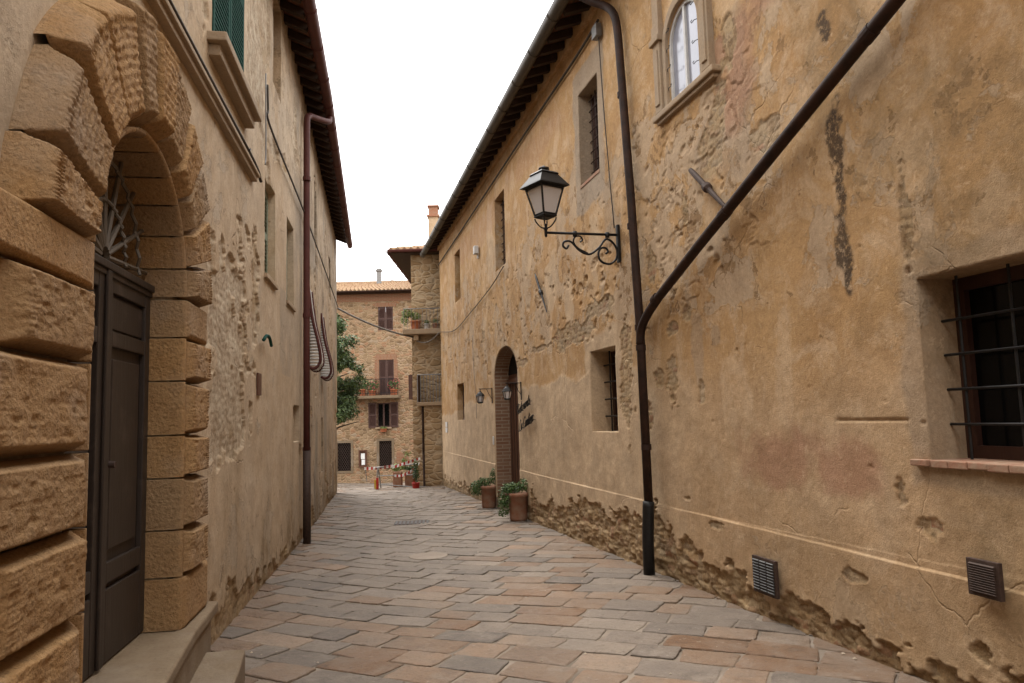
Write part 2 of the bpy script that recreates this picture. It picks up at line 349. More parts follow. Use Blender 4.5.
class MB:
    """collects shapes for one mesh"""
    def __init__(s): s.v = []; s.f = []; s.uv = {}
    def add(s, vs, fs):
        k = len(s.v); s.v += [tuple(v) for v in vs]; s.f += [tuple(i + k for i in f) for f in fs]; return s
    def box(s, c, e, u=(1, 0, 0), w=(0, 1, 0), t=(0, 0, 1)):
        c, u, w, t = Vector(c), Vector(u), Vector(w), Vector(t)
        vs = [c + u * (e[0] * a) + w * (e[1] * b) + t * (e[2] * d) for a in (-.5, .5) for b in (-.5, .5) for d in (-.5, .5)]
        return s.add(vs, [(0, 1, 3, 2), (4, 6, 7, 5), (0, 4, 5, 1), (2, 3, 7, 6), (0, 2, 6, 4), (1, 5, 7, 3)])
    def tube(s, pts, r, n=8, cap=True):
        pts = [Vector(p) for p in pts]; m = len(pts); rr = r if isinstance(r, (list, tuple)) else [r] * m
        ref = None; rings = []
        for i, p in enumerate(pts):
            d = (pts[min(i + 1, m - 1)] - pts[max(i - 1, 0)]).normalized()
            if ref is None: ref = d.orthogonal().normalized()
            ref = (ref - d * ref.dot(d)).normalized(); bi = d.cross(ref)
            rings.append([p + (ref * math.cos(2 * math.pi * k / n) + bi * math.sin(2 * math.pi * k / n)) * rr[i] for k in range(n)])
        vs = [q for g in rings for q in g]
        fs = [(i * n + k, i * n + (k + 1) % n, (i + 1) * n + (k + 1) % n, (i + 1) * n + k) for i in range(m - 1) for k in range(n)]
        if cap: fs += [tuple(range(n - 1, -1, -1)), tuple((m - 1) * n + k for k in range(n))]
        return s.add(vs, fs)
    def lathe(s, prof, c=(0, 0, 0), n=16, sq=False):
        c = Vector(c); vs = []; off = math.pi / 4 if sq else 0
        for (r, z) in prof:
            vs += [c + Vector((r * math.cos(2 * math.pi * k / n + off), r * math.sin(2 * math.pi * k / n + off), z)) for k in range(n)]
        m = len(prof)
        fs = [(i * n + k, i * n + (k + 1) % n, (i + 1) * n + (k + 1) % n, (i + 1) * n + k) for i in range(m - 1) for k in range(n)]
        fs += [tuple(range(n - 1, -1, -1)), tuple((m - 1) * n + k for k in range(n))]
        return s.add(vs, fs)
    def poly(s, pts, nrm, th):
        a = [Vector(p) for p in pts]; nrm = Vector(nrm); b = [p + nrm * th for p in a]; n = len(a)
        return s.add(a + b, [tuple(range(n)), tuple(range(2 * n - 1, n - 1, -1))] + [(i, n + i, n + (i + 1) % n, (i + 1) % n) for i in range(n)])
    def build(s, name, mat, parent=None, smooth=False, bevel=0.0, seg=2):
        me = bpy.data.meshes.new(name); me.from_pydata([tuple(v) for v in s.v], [], s.f)
        bm = bmesh.new(); bm.from_mesh(me); bmesh.ops.recalc_face_normals(bm, faces=bm.faces)
        if bevel: bmesh.ops.bevel(bm, geom=[e for e in bm.edges if len(e.link_faces) == 2 and e.calc_face_angle(0) > 0.6], offset=bevel, segments=seg, profile=0.6, affect='EDGES')
        bm.to_mesh(me); bm.free()
        if smooth: me.polygons.foreach_set('use_smooth', [True] * len(me.polygons))
        me.materials.append(mat); me.update()
        return link(name, me, parent)
def smooth_path(pts, n=6):
    """Catmull-Rom through the points"""
    P = [Vector(p) for p in pts]; P = [P[0] * 2 - P[1]] + P + [P[-1] * 2 - P[-2]]; out = []
    for i in range(1, len(P) - 2):
        for k in range(n):
            t = k / n; a, b, c, d = P[i - 1:i + 3]
            out.append(0.5 * ((2 * b) + (c - a) * t + (2 * a - 5 * b + 4 * c - d) * t * t + (3 * b - a - 3 * c + d) * t ** 3))
    return out + [P[-2]]
def set_uv(o, fn):
    me = o.data; uv = me.uv_layers.new(name='UVMap')
    for p in me.polygons:
        for li in p.loop_indices:
            uv.data[li].uv = fn(me.vertices[me.loops[li].vertex_index].co, p.normal)

class Frame:
    """s runs along a facade (metres, may turn once at kink), o stands out from it towards the street"""
    def __init__(f, P, d, n, kink=None, d2=None, n2=None):
        f.P, f.d, f.n = [np.array(q, float) for q in (P, d, n)]; f.kink = kink
        if kink is not None: f.d2, f.n2 = np.array(d2, float), np.array(n2, float); f.P2 = f.P + f.d * kink
    def pt(f, s, z, o=0.0):
        if f.kink is not None and s > f.kink: q = f.P2 + f.d2 * (s - f.kink) + f.n2 * o
        else: q = f.P + f.d * s + f.n * o
        return Vector((q[0], q[1], z))
    def arr(f, s, z, o):
        a = f.P[:2] + s[:, None] * f.d[:2] + o[:, None] * f.n[:2]
        if f.kink is not None:
            w = np.clip((s - f.kink + 0.15) / 0.3, 0, 1)[:, None]
            b = f.P2[:2] + (s - f.kink)[:, None] * f.d2[:2] + o[:, None] * f.n2[:2]
            a = np.where(s[:, None] > f.kink, b, a)
        return np.concatenate([a, z[:, None]], 1)
    def axes(f, s=0):
        if f.kink is not None and s > f.kink: return Vector(f.d2), Vector(f.n2)
        return Vector(f.d), Vector(f.n)
    def box(f, mb, s0, s1, z0, z1, o0, o1):
        u, w = f.axes((s0 + s1) / 2)
        return mb.box(f.pt((s0 + s1) / 2, (z0 + z1) / 2, (o0 + o1) / 2), (abs(s1 - s0), abs(o1 - o0), abs(z1 - z0)), u, w)

RF = Frame((1.40654, 8.2282, 0), (-0.24221963, 0.97022144, 0), (-0.97022144, -0.24221963, 0))
_d2 = (-0.17903263, 0.98384314, 0)
LF = Frame((-2.41608, 6.68017, 0), (-0.16252078, 0.98670512, 0), (0.98670512, 0.16252078, 0), 4.6, _d2, (0.98384314, 0.17903263, 0))

def gz(x, y):
    """street level"""
    z = np.where(y < 23, -0.02 * (y - 5), -0.36 - 0.072 * (y - 23))
    z = np.where(y > 38, -1.44 - 0.0 * y, z)
    mid = (-0.52 - 0.2 * (y - 6)); dish = np.clip(1 - np.abs(x - mid) / 2.2, 0, 1)
    return z - 0.05 * dish * dish * (3 - 2 * dish)
def gzf(x, y): return float(gz(np.array(x, float), np.array(y, float)))

# ------------------------------------------------------------------ facade as a relief grid
def facade(name, F, s_lines, z_lines, opens, hfun, mat, parent, depth):
    """opens: (s0, s1, z0, z1, rise, depth); rise > 0 gives an elliptic arch above z1"""
    s_lines = np.array(sorted(s_lines)); z_lines = np.array(sorted(z_lines))
    def snap(L, vals):
        used = set()
        for v in vals:
            i = int(np.argmin(np.abs(L - v)))
            if i in used: continue
            L[i] = v; used.add(i)
    snap(s_lines, [v for o in opens for v in o[:2]]); snap(z_lines, [v for o in opens for v in o[2:4]])
    s_lines.sort(); z_lines.sort()
    ns, nz = len(s_lines), len(z_lines)
    SS, ZZ = np.meshgrid(s_lines, z_lines, indexing='ij'); SS = SS.ravel().copy(); ZZ = ZZ.ravel().copy()
    I, J = np.meshgrid(np.arange(ns - 1), np.arange(nz - 1), indexing='ij'); I = I.ravel(); J = J.ravel()
    Q = np.stack([I * nz + J, (I + 1) * nz + J, (I + 1) * nz + J + 1, I * nz + J + 1], 1)
    cs = SS[Q].mean(1); cz = ZZ[Q].mean(1); keep = np.ones(len(Q), bool); own = np.full(len(Q), -1)
    for k, (s0, s1, z0, z1, rise, dp) in enumerate(opens):
        ins = (cs > s0) & (cs < s1) & (cz > z0) & (cz < z1)
        if rise:
            cc, hw = (s0 + s1) / 2, (s1 - s0) / 2
            ins |= (cz >= z1) & (((cs - cc) / hw) ** 2 + ((cz - z1) / rise) ** 2 < 1)
        keep[ins] = False; own[ins] = k
    # edges between kept and removed cells
    eidx = {}
    hole = Q[~keep]; howner = own[~keep]
    ed = np.concatenate([np.stack([hole[:, a], hole[:, (a + 1) % 4]], 1) for a in range(4)]); eo = np.tile(howner, 4)
    key = np.sort(ed, 1); kk = key[:, 0].astype(np.int64) * 10 ** 7 + key[:, 1]
    uq, first, cnt = np.unique(kk, return_index=True, return_counts=True)
    bd = ed[first[cnt == 1]]; bo = eo[first[cnt == 1]]
    # boundary points of arched heads slide onto the curve
    for k, (s0, s1, z0, z1, rise, dp) in enumerate(opens):
        if not rise: continue
        vi = np.unique(bd[bo == k]); vi = vi[ZZ[vi] > z1 + 1e-4]; cc, hw = (s0 + s1) / 2, (s1 - s0) / 2
        q = np.hypot((SS[vi] - cc) / hw, (ZZ[vi] - z1) / rise)
        SS[vi] = cc + (SS[vi] - cc) / q; ZZ[vi] = z1 + (ZZ[vi] - z1) / q
    H, A = hfun(SS, ZZ)
    verts = F.arr(SS, ZZ, H)
    faces = Q[keep]
    ev = []; ef = []; base = len(verts)
    ids = {}; ES = []; EZ = []; EO = []; src = []
    for (a, b), k in zip(bd, bo):
        quad = []
        for v in (a, b):
            if (v, k) not in ids:
                ids[(v, k)] = base + len(ES); ES.append(SS[v]); EZ.append(ZZ[v]); EO.append(-opens[k][5]); src.append(v)
        ef.append((a, b, ids[(b, k)], ids[(a, k)]))
    if ES:
        verts = np.concatenate([verts, F.arr(np.array(ES), np.array(EZ), np.array(EO))])
        faces = np.concatenate([faces, np.array(ef)])
        for n in A:
            e = A[n][np.array(src)]
            A[n] = np.concatenate([A[n], e * (0.2 if n in ('peel', 'stain', 'lime') else 1.0)])
    if F is RF: faces = faces[:, ::-1]
    me = bpy.data.meshes.new(name)
    me.vertices.add(len(verts)); me.vertices.foreach_set('co', verts.astype(np.float32).ravel())
    me.loops.add(len(faces) * 4); me.loops.foreach_set('vertex_index', faces.astype(np.int32).ravel())
    me.polygons.add(len(faces)); me.polygons.foreach_set('loop_start', np.arange(0, len(faces) * 4, 4, dtype=np.int32))
    me.update(calc_edges=True)
    me.polygons.foreach_set('use_smooth', np.arange(len(faces)) < keep.sum())
    for n, a in A.items():
        at = me.attributes.new(n, 'FLOAT', 'POINT'); at.data.foreach_set('value', a.astype(np.float32))
    me.materials.append(mat)
    return link(name, me, parent)

def dist_lines(s_near, s_far, s_cam, k, lateral):
    """line spacing grows with the distance from where the photographer stands"""
    L = [s_near]
    while L[-1] < s_far: L.append(L[-1] + max(0.008, k * math.hypot(L[-1] - s_cam, lateral)))
    L[-1] = s_far; return L

def rubble_relief(s, z, seed, ss=0.2, sz=0.12):
    w = fbm(s * 3, z * 3, seed + 40, 3) * 0.05
    f1, f2, cell = worley((s + w) / ss, (z + w) / sz, seed)
    return np.clip((f2 - f1) * 2.2, 0, 1), cell

def pits(s, z, h, items):
    for (cs, cz, rs, rz, d, an) in items:
        R_ = max(rs, rz) * 1.6
        idx = np.nonzero((np.abs(s - cs) < R_) & (np.abs(z - cz) < R_))[0]
        if len(idx) == 0: continue
        a = s[idx] - cs; b = z[idx] - cz; ca, sa = math.cos(an), math.sin(an)
        u = (a * ca + b * sa) / rs; v = (-a * sa + b * ca) / rz
        q = np.hypot(u, v) + 0.25 * fbm(s[idx] * 30, z[idx] * 30, 5, 2)
        # one lip sharp, the other fading out, like a flake knocked off
        h[idx] -= d * sstep(1.0, 0.72, q) * np.clip(0.55 + 0.45 * v, 0.1, 1)

rp = random.Random(5)
PITS = []
def scatter(n, s0, s1, z0, z1, r0, r1, d0, d1):
    for _ in range(n):
        r = rp.uniform(r0, r1)
        PITS.append((rp.uniform(s0, s1), rp.uniform(z0, z1), r * rp.uniform(0.8, 1.5), r * rp.uniform(0.6, 1.2), rp.uniform(d0, d1), rp.uniform(-1.2, 1.2)))
scatter(150, 0.5, 13.5, 2.5, 3.6, 0.025, 0.065, 0.012, 0.032)
scatter(110, 0.5, 12.0, 3.4, 4.4, 0.02, 0.055, 0.010, 0.028)
scatter(60, 0.5, 13.5, 4.2, 6.2, 0.02, 0.045, 0.008, 0.02)
scatter(45, -2.2, 0.1, 2.6, 4.8, 0.02, 0.06, 0.010, 0.025)
scatter(30, -6.0, -1.0, 1.0, 4.8, 0.012, 0.03, 0.006, 0.014)
scatter(26, 0.4, 2.6, 3.1, 3.7, 0.03, 0.07, 0.018, 0.035)

R_OPEN = [(-5.35, -4.0, 1.29, 2.34, 0, 0.31),      # big barred window
          (0.74, 1.61, 1.39, 2.42, 0, 0.34),       # small barred window
          (5.50, 7.42, -0.6, 2.37, 0.60, 0.34),    # arched doorway
          (10.95, 11.92, 1.57, 2.50, 0, 0.2),      # slit
          (11.12, 11.92, 4.68, 5.98, 0, 0.22),
          (6.15, 6.99, 4.55, 6.02, 0, 0.24),
          (0.99, 1.71, 4.65, 5.95, 0, 0.26),
          (-1.68, -1.01, 4.64, 5.24, 0.335, 0.06)]

def right_relief(s, z):
    h = 0.012 * fbm(s * 0.7, z * 0.7, 1, 3) + 0.006 * fbm(s * 3, z * 3, 2, 4) + 0.0018 * fbm(s * 16, z * 16, 3, 3)
    pl = sstep(0.664, 0.657, z + 0.008 * fbm(s * 1.3, z * 0, 9, 4))
    g = gz(np.array(1.4 - 0.242 * s), np.array(8.23 + 0.97 * s)); zz = z - g
    # the lower smooth render, ending in a ragged line
    up = 1.9 + 0.35 * fbm(s * 0.45, s * 0, 21, 3) + 0.10 * fbm(s * 4, z * 4, 22, 4)
    up = up + 0.45 * np.exp(-((s - 1.0) / 0.9) ** 2) - 0.2 * sstep(-3.2, -5.0, s) + 0.3 * sstep(6, 3, s) * sstep(1.5, 3, s)
    wide = 0.03 + 0.35 * sstep(0.3, -0.6, s)
    patch = sstep(wide, -wide, z - up + 0.25 * (wide - 0.03) * fbm(s * 3, z * 3, 23, 4)) * (1 - 0.45 * sstep(0.2, -1.5, s))
    # bare rubble at the foot
    foot = 0.20 + 0.28 * np.exp(-((s - 1.8) / 2.0) ** 2) + 0.10 * np.exp(-((s + 0.9) / 0.8) ** 2) + 0.16 * fbm(s * 1.5, s * 0, 31, 4) + 0.10 * fbm(s * 7, z * 7, 32, 4)
    foot = np.where((s > 0.2) & (s < 4.8), np.maximum(foot, 0.42 + 0.17 * fbm(s * 2.2, z * 2.0, 33, 5)), foot)
    foot = np.where(s < -3, foot - 0.10 + 0.05 * fbm(s * 2, s * 0, 35), foot)
    foot = foot + 0.28 * np.exp(-((s + 0.15) / 0.38) ** 2)
    p_foot = (foot + 0.04 - zz) * 5.5 + 1.5 * fbm(s * 4.5, z * 5.5, 36, 5, 0.6)
    # flakes gone higher up
    items = [(2.4, 2.72, 0.95, 0.15), (1.2, 2.95, 0.5, 0.10), (0.42, 1.9, 0.16, 0.55), (0.40, 2.4, 0.15, 0.25), (3.9, 2.7, 0.8, 0.07), (5.2, 2.55, 0.5, 0.06),
             (-0.45, 1.95, 0.10, 0.10), (-0.75, 1.85, 0.12, 0.22), (-0.2, 1.55, 0.09, 0.16), (-1.35, 1.78, 0.08, 0.12), (-1.15, 2.55, 0.14, 0.12), (-0.8, 2.45, 0.16, 0.08),
             (-1.95, 4.25, 0.14, 0.42), (-2.15, 4.75, 0.10, 0.25), (-1.75, 3.85, 0.22, 0.20), (-0.4, 3.2, 0.10, 0.22), (-1.2, 3.55, 0.06, 0.2),
             (-2.55, 3.7, 0.16, 0.24), (-3.75, 1.05, 0.06, 0.16), (-3.98, 0.92, 0.16, 0.07), (-3.95, 2.75, 0.04, 0.3),
             (-1.55, 0.6, 0.12, 0.03), (-3.3, 0.5, 0.12, 0.04), (-0.95, 0.78, 0.12, 0.03), (9.0, 2.0, 0.3, 0.1), (8.5, 3.4, 0.2, 0.15)]
    p_fl = blob(s, z, items, 50, 1.25, 4.6, 5) * 1.2
    # hairline plates of old paint lifted in the middle field
    pl2 = np.abs(fbm(s * 1.4, z * 2.0, 60, 5, 0.62)) - 0.012
    zone = sstep(-3.0, -2.2, s) * sstep(0.8, 0.2, s) * sstep(2.2, 2.7, z) * sstep(5.3, 4.6, z)
    crack = sstep(0.03, 0.0, pl2) * zone
    plates = sstep(0.0, 0.03, fbm(s * 1.4, z * 2.0, 60, 5, 0.62)) * zone
    arr = np.maximum(p_foot, p_fl); peel = sstep(0.0, 0.12, arr)
    rel, cell = rubble_relief(s, z, 3, 0.13, 0.062)
    deep = np.clip(sstep(0.0, 0.10, p_foot) * 1.0 + sstep(0, 0.1, p_fl) * 0.32, 0, 1)
    h = h + np.clip(0.009 + 0.016 * fbm(s * 1.1, s * 0, 12, 4), 0.001, 0.02) * pl - 0.022 * deep
    h = h + peel * (0.005 * (rel - 0.7) + (0.14 + 0.86 * sstep(0, 1.2, p_foot)) * (0.030 * fbm(s * 5, z * 9, 70, 4, 0.6) + 0.012 * fbm(s * 22, z * 30, 71, 3, 0.7)))
    rim = np.exp(-((arr + 0.06) / 0.10) ** 2) * (1 - peel); h = h + 0.003 * rim
    h = h - 0.006 * crack + 0.006 * plates - 0.005 * (1 - patch) * (zz > 0.7)
    pits(s, z, h, PITS)
    # scored lines
    h = h - 0.012 * sstep(0.010, 0.004, np.abs(z - 1.52 + 0.01 * fbm(s * 6, s * 0, 4))) * ((s < -3.2) & (s > -3.85))
    h = h - 0.006 * sstep(0.03, 0.01, np.abs(s + 1.7)) * ((z > 1.35) & (z < 2.25))
    # grey repairs round the openings
    def around(s0, s1, z0, z1, wd, seed):
        d = np.maximum(np.maximum(s0 - s, s - s1), np.maximum(z0 - z, z - z1)); return sstep(0.03, -0.03, d - wd - wd * 0.6 * fbm(s * 2.5, z * 2.5, seed, 4))
    grey = around(0.99, 1.71, 4.55, 6.05, 0.20, 80) * 0.9
    grey = np.maximum(grey, around(0.62, 0.85, 3.6, 4.4, 0.05, 81) * 0.4)
    grey = np.maximum(grey, 0.45 * sstep(0, 0.25, blob(s, z, [(-1.3, 2.2, 0.12, 0.32), (-1.65, 2.28, 0.1, 0.1), (-1.75, 3.95, 0.4, 0.35), (-2.25, 4.3, 0.2, 0.7)], 82, 0.7, 2.5)))
    grey = np.maximum(grey, 0.55 * around(-5.35, -4.0, 1.29, 2.34, 0.16, 83))
    patch = np.maximum(patch, around(0.74, 1.61, 1.39, 2.42, 0.22, 84)); patch = np.maximum(patch, around(5.5, 7.42, 0, 2.7, 0.16, 85))
    patch = np.maximum(patch, 0.8 * sstep(0, 0.2, blob(s, z, [(1.3, 3.9, 0.25, 0.6), (3.3, 3.5, 0.3, 0.5), (7.5, 5.2, 0.4, 1.0), (9.6, 2.9, 0.3, 0.4), (4.5, 4.2, 0.3, 0.3), (2.4, 3.2, 0.2, 0.5)], 86, 0.9, 2.0)))
    rose = 0.8 * sstep(-0.1, 0.4, blob(s, z, [(-2.5, 1.25, 0.75, 0.32), (-3.2, 1.15, 0.5, 0.22), (-2.2, 4.6, 0.5, 0.6), (-2.9, 4.9, 0.6, 0.3)], 90, 0.9, 1.8))
    rose = np.maximum(rose, 0.35 * sstep(0, 0.4, blob(s, z, [(9.0, 5.8, 4.0, 0.4), (4.0, 6.0, 2.0, 0.3)], 91, 0.8, 1.0)))
    stain = 0.95 * sstep(-0.05, 0.30, blob(s, z, [(-3.40, 3.42, 0.10, 0.26), (-3.42, 3.05, 0.06, 0.30), (-3.40, 2.70, 0.08, 0.26), (-3.42, 2.5, 0.05, 0.14), (-3.36, 4.22, 0.07, 0.15)], 95, 1.1, 8.0))
    dirt_shade = 0.45 * sstep(0.22, 0.0, zz + 0.15 * fbm(s * 2, z * 2, 97, 4)) + 0.35 * sstep(0.75, 0.55, z) * sstep(-0.1, 0.5, fbm(s * 0.9, z * 2, 98, 4))
    dirt_shade = np.maximum(dirt_shade, 0.5 * sstep(6.4, 6.9, z + 0.2 * fbm(s, z, 99)))  # browner towards the top of the wall
    dirt_shade = np.maximum(dirt_shade, 0.55 * sstep(-0.1, 0.4, fbm(s * 0.9, z * 0.7, 100, 5)) * sstep(-2.0, -3.4, s))  # dirty blotches, also painting the near end darker as if in shade
    lime = 0.35 * sstep(0.0, 0.4, fbm(s * 1.3, z * 1.3, 110, 4)) * (p_foot < p_fl)
    layer = 0.42 + 0.40 * zone + 0.35 * sstep(2.3, 2.8, z) * sstep(5.6, 4.6, z) * sstep(0, 1, s) - 0.25 * patch + 0.2 * sstep(-2.2, -3.0, s) * sstep(2.2, 3.0, z) + 0.3 * (zz < 0.62)
    return h, dict(layer=layer, peel=peel, patch=patch * (1 - peel), grey=np.clip(grey, 0, 1), rose=rose, stain=stain, dirt_shade=np.clip(dirt_shade, 0, 1), cell=cell, lime=lime)

# ------------------------------------------------------------------ street
def build_street():
    rs = random.Random(3)
    ang = R(-24); e1 = np.array([math.cos(ang), math.sin(ang)]); e2 = np.array([-e1[1], e1[0]])
    V = []; Fc = []; TC = []
    O = np.array([-0.8, 6.0])
    def warp(u, v):
        x, y = O + e1 * u + e2 * v
        a = 0.10 * math.sin(0.42 * v + 0.3 * u) + 0.04 * math.sin(0.9 * u - 0.5 * v + 1) + 0.008 * math.sin(2.3 * u + 1.7 * v) - 0.035 * u * abs(u) / (1 + 0.3 * abs(u))
        return x + a * 0.6, y + a
    pal_warm = [(0.205, 0.132, 0.083), (0.235, 0.158, 0.105), (0.185, 0.118, 0.074), (0.240, 0.178, 0.130), (0.165, 0.088, 0.042)]
    pal_grey = [(0.172, 0.142, 0.118), (0.195, 0.162, 0.135), (0.150, 0.125, 0.105), (0.215, 0.178, 0.145), (0.128, 0.108, 0.093)]
    v = -26.0
    while v < 36:
        w = rs.uniform(0.23, 0.37); u = -28 + rs.uniform(0, 0.6)
        while u < 20:
            l = rs.choice([rs.uniform(0.24, 0.42), rs.uniform(0.36, 0.72), rs.uniform(0.36, 0.6)])
            xc, yc = warp(u + l / 2, v + w / 2)
            xr = 3.47 - 0.2497 * yc; xl = -1.316 - 0.1647 * yc
            inside = (-4 < yc < 23 and xl - 0.4 < xc < xr + 0.4) or (23 <= yc < 38.5 and -16 < xc < 3)
            if not inside: u += l; continue
            g = rs.uniform(0.003, 0.008); near = yc < 11
            n = 6 if near else 2
            cor = [(u + g, v + g), (u + l - g, v + g), (u + l - g, v + w - g), (u + g, v + w - g)]
            cor = [(a + rs.uniform(-.018, .018), b + rs.uniform(-.016, .016)) for a, b in cor]
            ring = []
            for k in range(4):
                a, b = cor[k], cor[(k + 1) % 4]
                for q in range(n):
                    t = q / n; j = 0.006 if q else 0.0
                    p = [a[0] + (b[0] - a[0]) * t + rs.uniform(-j, j), a[1] + (b[1] - a[1]) * t + rs.uniform(-j, j)]
                    if q == 0: p = [p[0] + (u + l / 2 - p[0]) * 0.035, p[1] + (v + w / 2 - p[1]) * 0.035]
                    ring.append(p)
            cu, cv = u + l / 2, v + w / 2; m = len(ring)
            tilt = (rs.uniform(-.012, .012), rs.uniform(-.012, .012)); hz = rs.uniform(-0.006, 0.006)
            k0 = len(V)
            rings = [(1.0, -0.022), (0.985, -0.004), (0.94, 0.0)] if near else [(1.0, -0.02), (0.96, 0.0)]
            for (sc, dz) in rings:
                for (a, b) in ring:
                    inset = (1 - sc) * 0.22 / max(l, w) * 2
                    uu = a + (cu - a) * (1 - sc); vv = b + (cv - b) * (1 - sc)
                    x, y = warp(uu, vv)
                    V.append((x, y, gzf(x, y) + hz + dz + tilt[0] * (uu - cu) + tilt[1] * (vv - cv) + (rs.uniform(-.002, .002) if near else 0)))
            for q in range(len(rings) - 1):
                for k in range(m): Fc.append((k0 + q * m + k, k0 + q * m + (k + 1) % m, k0 + (q + 1) * m + (k + 1) % m, k0 + (q + 1) * m + k))
            x, y = warp(cu, cv); V.append((x, y, gzf(x, y) + hz + 0.001)); c0 = len(V) - 1; b0 = k0 + (len(rings) - 1) * m
            for k in range(m): Fc.append((b0 + k, b0 + (k + 1) % m, c0))
            # colour: greyer slabs run down the middle and away, tan ones to the sides and near
            lat = abs(xc - (-0.52 - 0.2 * (yc - 6)))
            pg = 0.30 + 0.45 * float(sstep(6.3, 9.0, yc)) * (1 if lat < 1.3 else 0.5) + 0.20 * float(sstep(10, 14, yc))
            if xc > 0.6 and 5.5 < yc < 8: pg = 0.6
            strip = 8.0 < yc < 21 and lat < 0.75 + 0.35 * math.sin(yc * 1.3)
            pal = pal_grey if (rs.random() < pg or strip) else pal_warm
            c = pal[min(4, int(rs.random() ** 1.2 * 5))]; k = rs.uniform(0.82, 1.02)
            if strip: c = tuple(0.35 * a + 0.65 * b for a, b in zip(c, (0.168, 0.142, 0.119)))
            TC += [(c[0] * k * 0.93, c[1] * k * 0.88, c[2] * k * 0.82, 1)] * (len(V) - k0)
            u += l
        v += w
    me = bpy.data.meshes.new('street'); me.from_pydata(V, [], Fc)
    ca = me.color_attributes.new('tint', 'FLOAT_COLOR', 'POINT'); ca.data.foreach_set('color', np.array(TC, np.float32).ravel())
    me.materials.append(M['paving']); me.update()
    o = link('street', me); o['kind'] = 'structure'
    # bedding under the slabs, its sand showing in the joints
    xs = np.linspace(-17, 9, 80); ys = np.linspace(-19, 39, 290)
    X, Y = np.meshgrid(xs, ys, indexing='ij'); Z = gz(X, Y) - 0.0095 + 0.003 * fbm(X * 2, Y * 2, 5)
    nx, ny = X.shape; vs = np.stack([X.ravel(), Y.ravel(), Z.ravel()], 1)
    fs = [(i * ny + j, (i + 1) * ny + j, (i + 1) * ny + j + 1, i * ny + j + 1) for i in range(nx - 1) for j in range(ny - 1)]
    me = bpy.data.meshes.new('street_bedding'); me.from_pydata(vs.tolist(), [], fs); me.materials.append(M['joint'])
    me.polygons.foreach_set('use_smooth', [True] * len(fs))
    o = link('street_bedding', me); o['kind'] = 'structure'
    mb = MB(); mb.add([(-900, -900, -1.62), (900, -900, -1.62), (900, 900, -1.62), (-900, 900, -1.62)], [(0, 1, 2, 3)])
    o = mb.build('ground', M['joint']); o['kind'] = 'structure'
build_street()

# ------------------------------------------------------------------ right-hand building
RB = thing('plastered_house', 'long house of flaking ochre plaster with arched doorway and dark diagonal pipe', 'house')
def fparts(F):
    def bx(name, mat, parent, s0, s1, z0, z1, o0, o1, bevel=0.0):
        return F.box(MB(), s0, s1, z0, z1, o0, o1).build(name, mat, parent, bevel=bevel)
    return bx
rbx = fparts(RF); lbx = fparts(LF)
R_TOP = 7.02
zl = list(np.arange(-0.55, 0.60, 0.011)) + list(np.arange(0.60, 0.72, 0.006)) + list(np.arange(0.72, 4.6, 0.0125)) + list(np.arange(4.6, R_TOP, 0.02)) + [R_TOP]
sl_ = [-26 + 0.5 * k for k in range(40)] + dist_lines(-6.2, 14.7, -8.8, 0.0028, 3.36)
facade('wall', RF, sl_, zl, R_OPEN, right_relief, M['plaster_r'], RB, 0.3)
# gable end, back and roof
mb = MB(); RF.box(mb, 14.3, 14.68, -1.2, R_TOP, -7.0, -0.03); mb.build('end_wall', M['rubble'], RB)
rbx('back_wall', M['plaster_r'], RB, -26, 14.6, -1, R_TOP, -7.2, -6.9)
def roof_slab(F, name, s0, s1, z_e, o_e, z_r, o_r, th, mat, parent, s_top=None):
    P = [F.pt(s0, z_e, o_e), F.pt(s1, z_e, o_e), F.pt(s1, z_r, o_r), F.pt(s0, z_r, o_r)]
    return MB().poly(P, (0, 0, 1), th).build(name, mat, parent)
RS = (7.03 - 6.86) / 0.47
roof_slab(RF, 'roof', -26, 14.85, 6.82, 0.42, 8.6, -4.5, 0.05, M['tile'], RB)
sf = roof_slab(RF, 'soffit', -26, 14.8, 6.79, 0.42, 7.03, -0.25, 0.025, M['soffit'], RB)
set_uv(sf, lambda co, n: (co.y, co.x))
raf = None
k = 0; s = -9.8
while s < 14.75:
    mb = MB(); P = []
    for (o_, z_) in ((0.40, 6.79), (-0.20, 7.0)): P.append(RF.pt(0, z_ - 0.052, o_))
    u, w = RF.axes(); dvec = (P[1] - P[0]); ln = dvec.length; dvec.normalize(); tv = Vector(u).cross(dvec).normalized()
    if raf is None:
        mb.box((P[0] + P[1]) / 2 - RF.pt(0, 0, 0), (0.085, ln, 0.10), u, dvec, tv); raf = mb.build('rafter', M['rafter'], RB); r_ = raf
    else:
        r_ = raf.copy(); COL.objects.link(r_)
    r_.location = RF.pt(s, 0, 0); s += 0.36
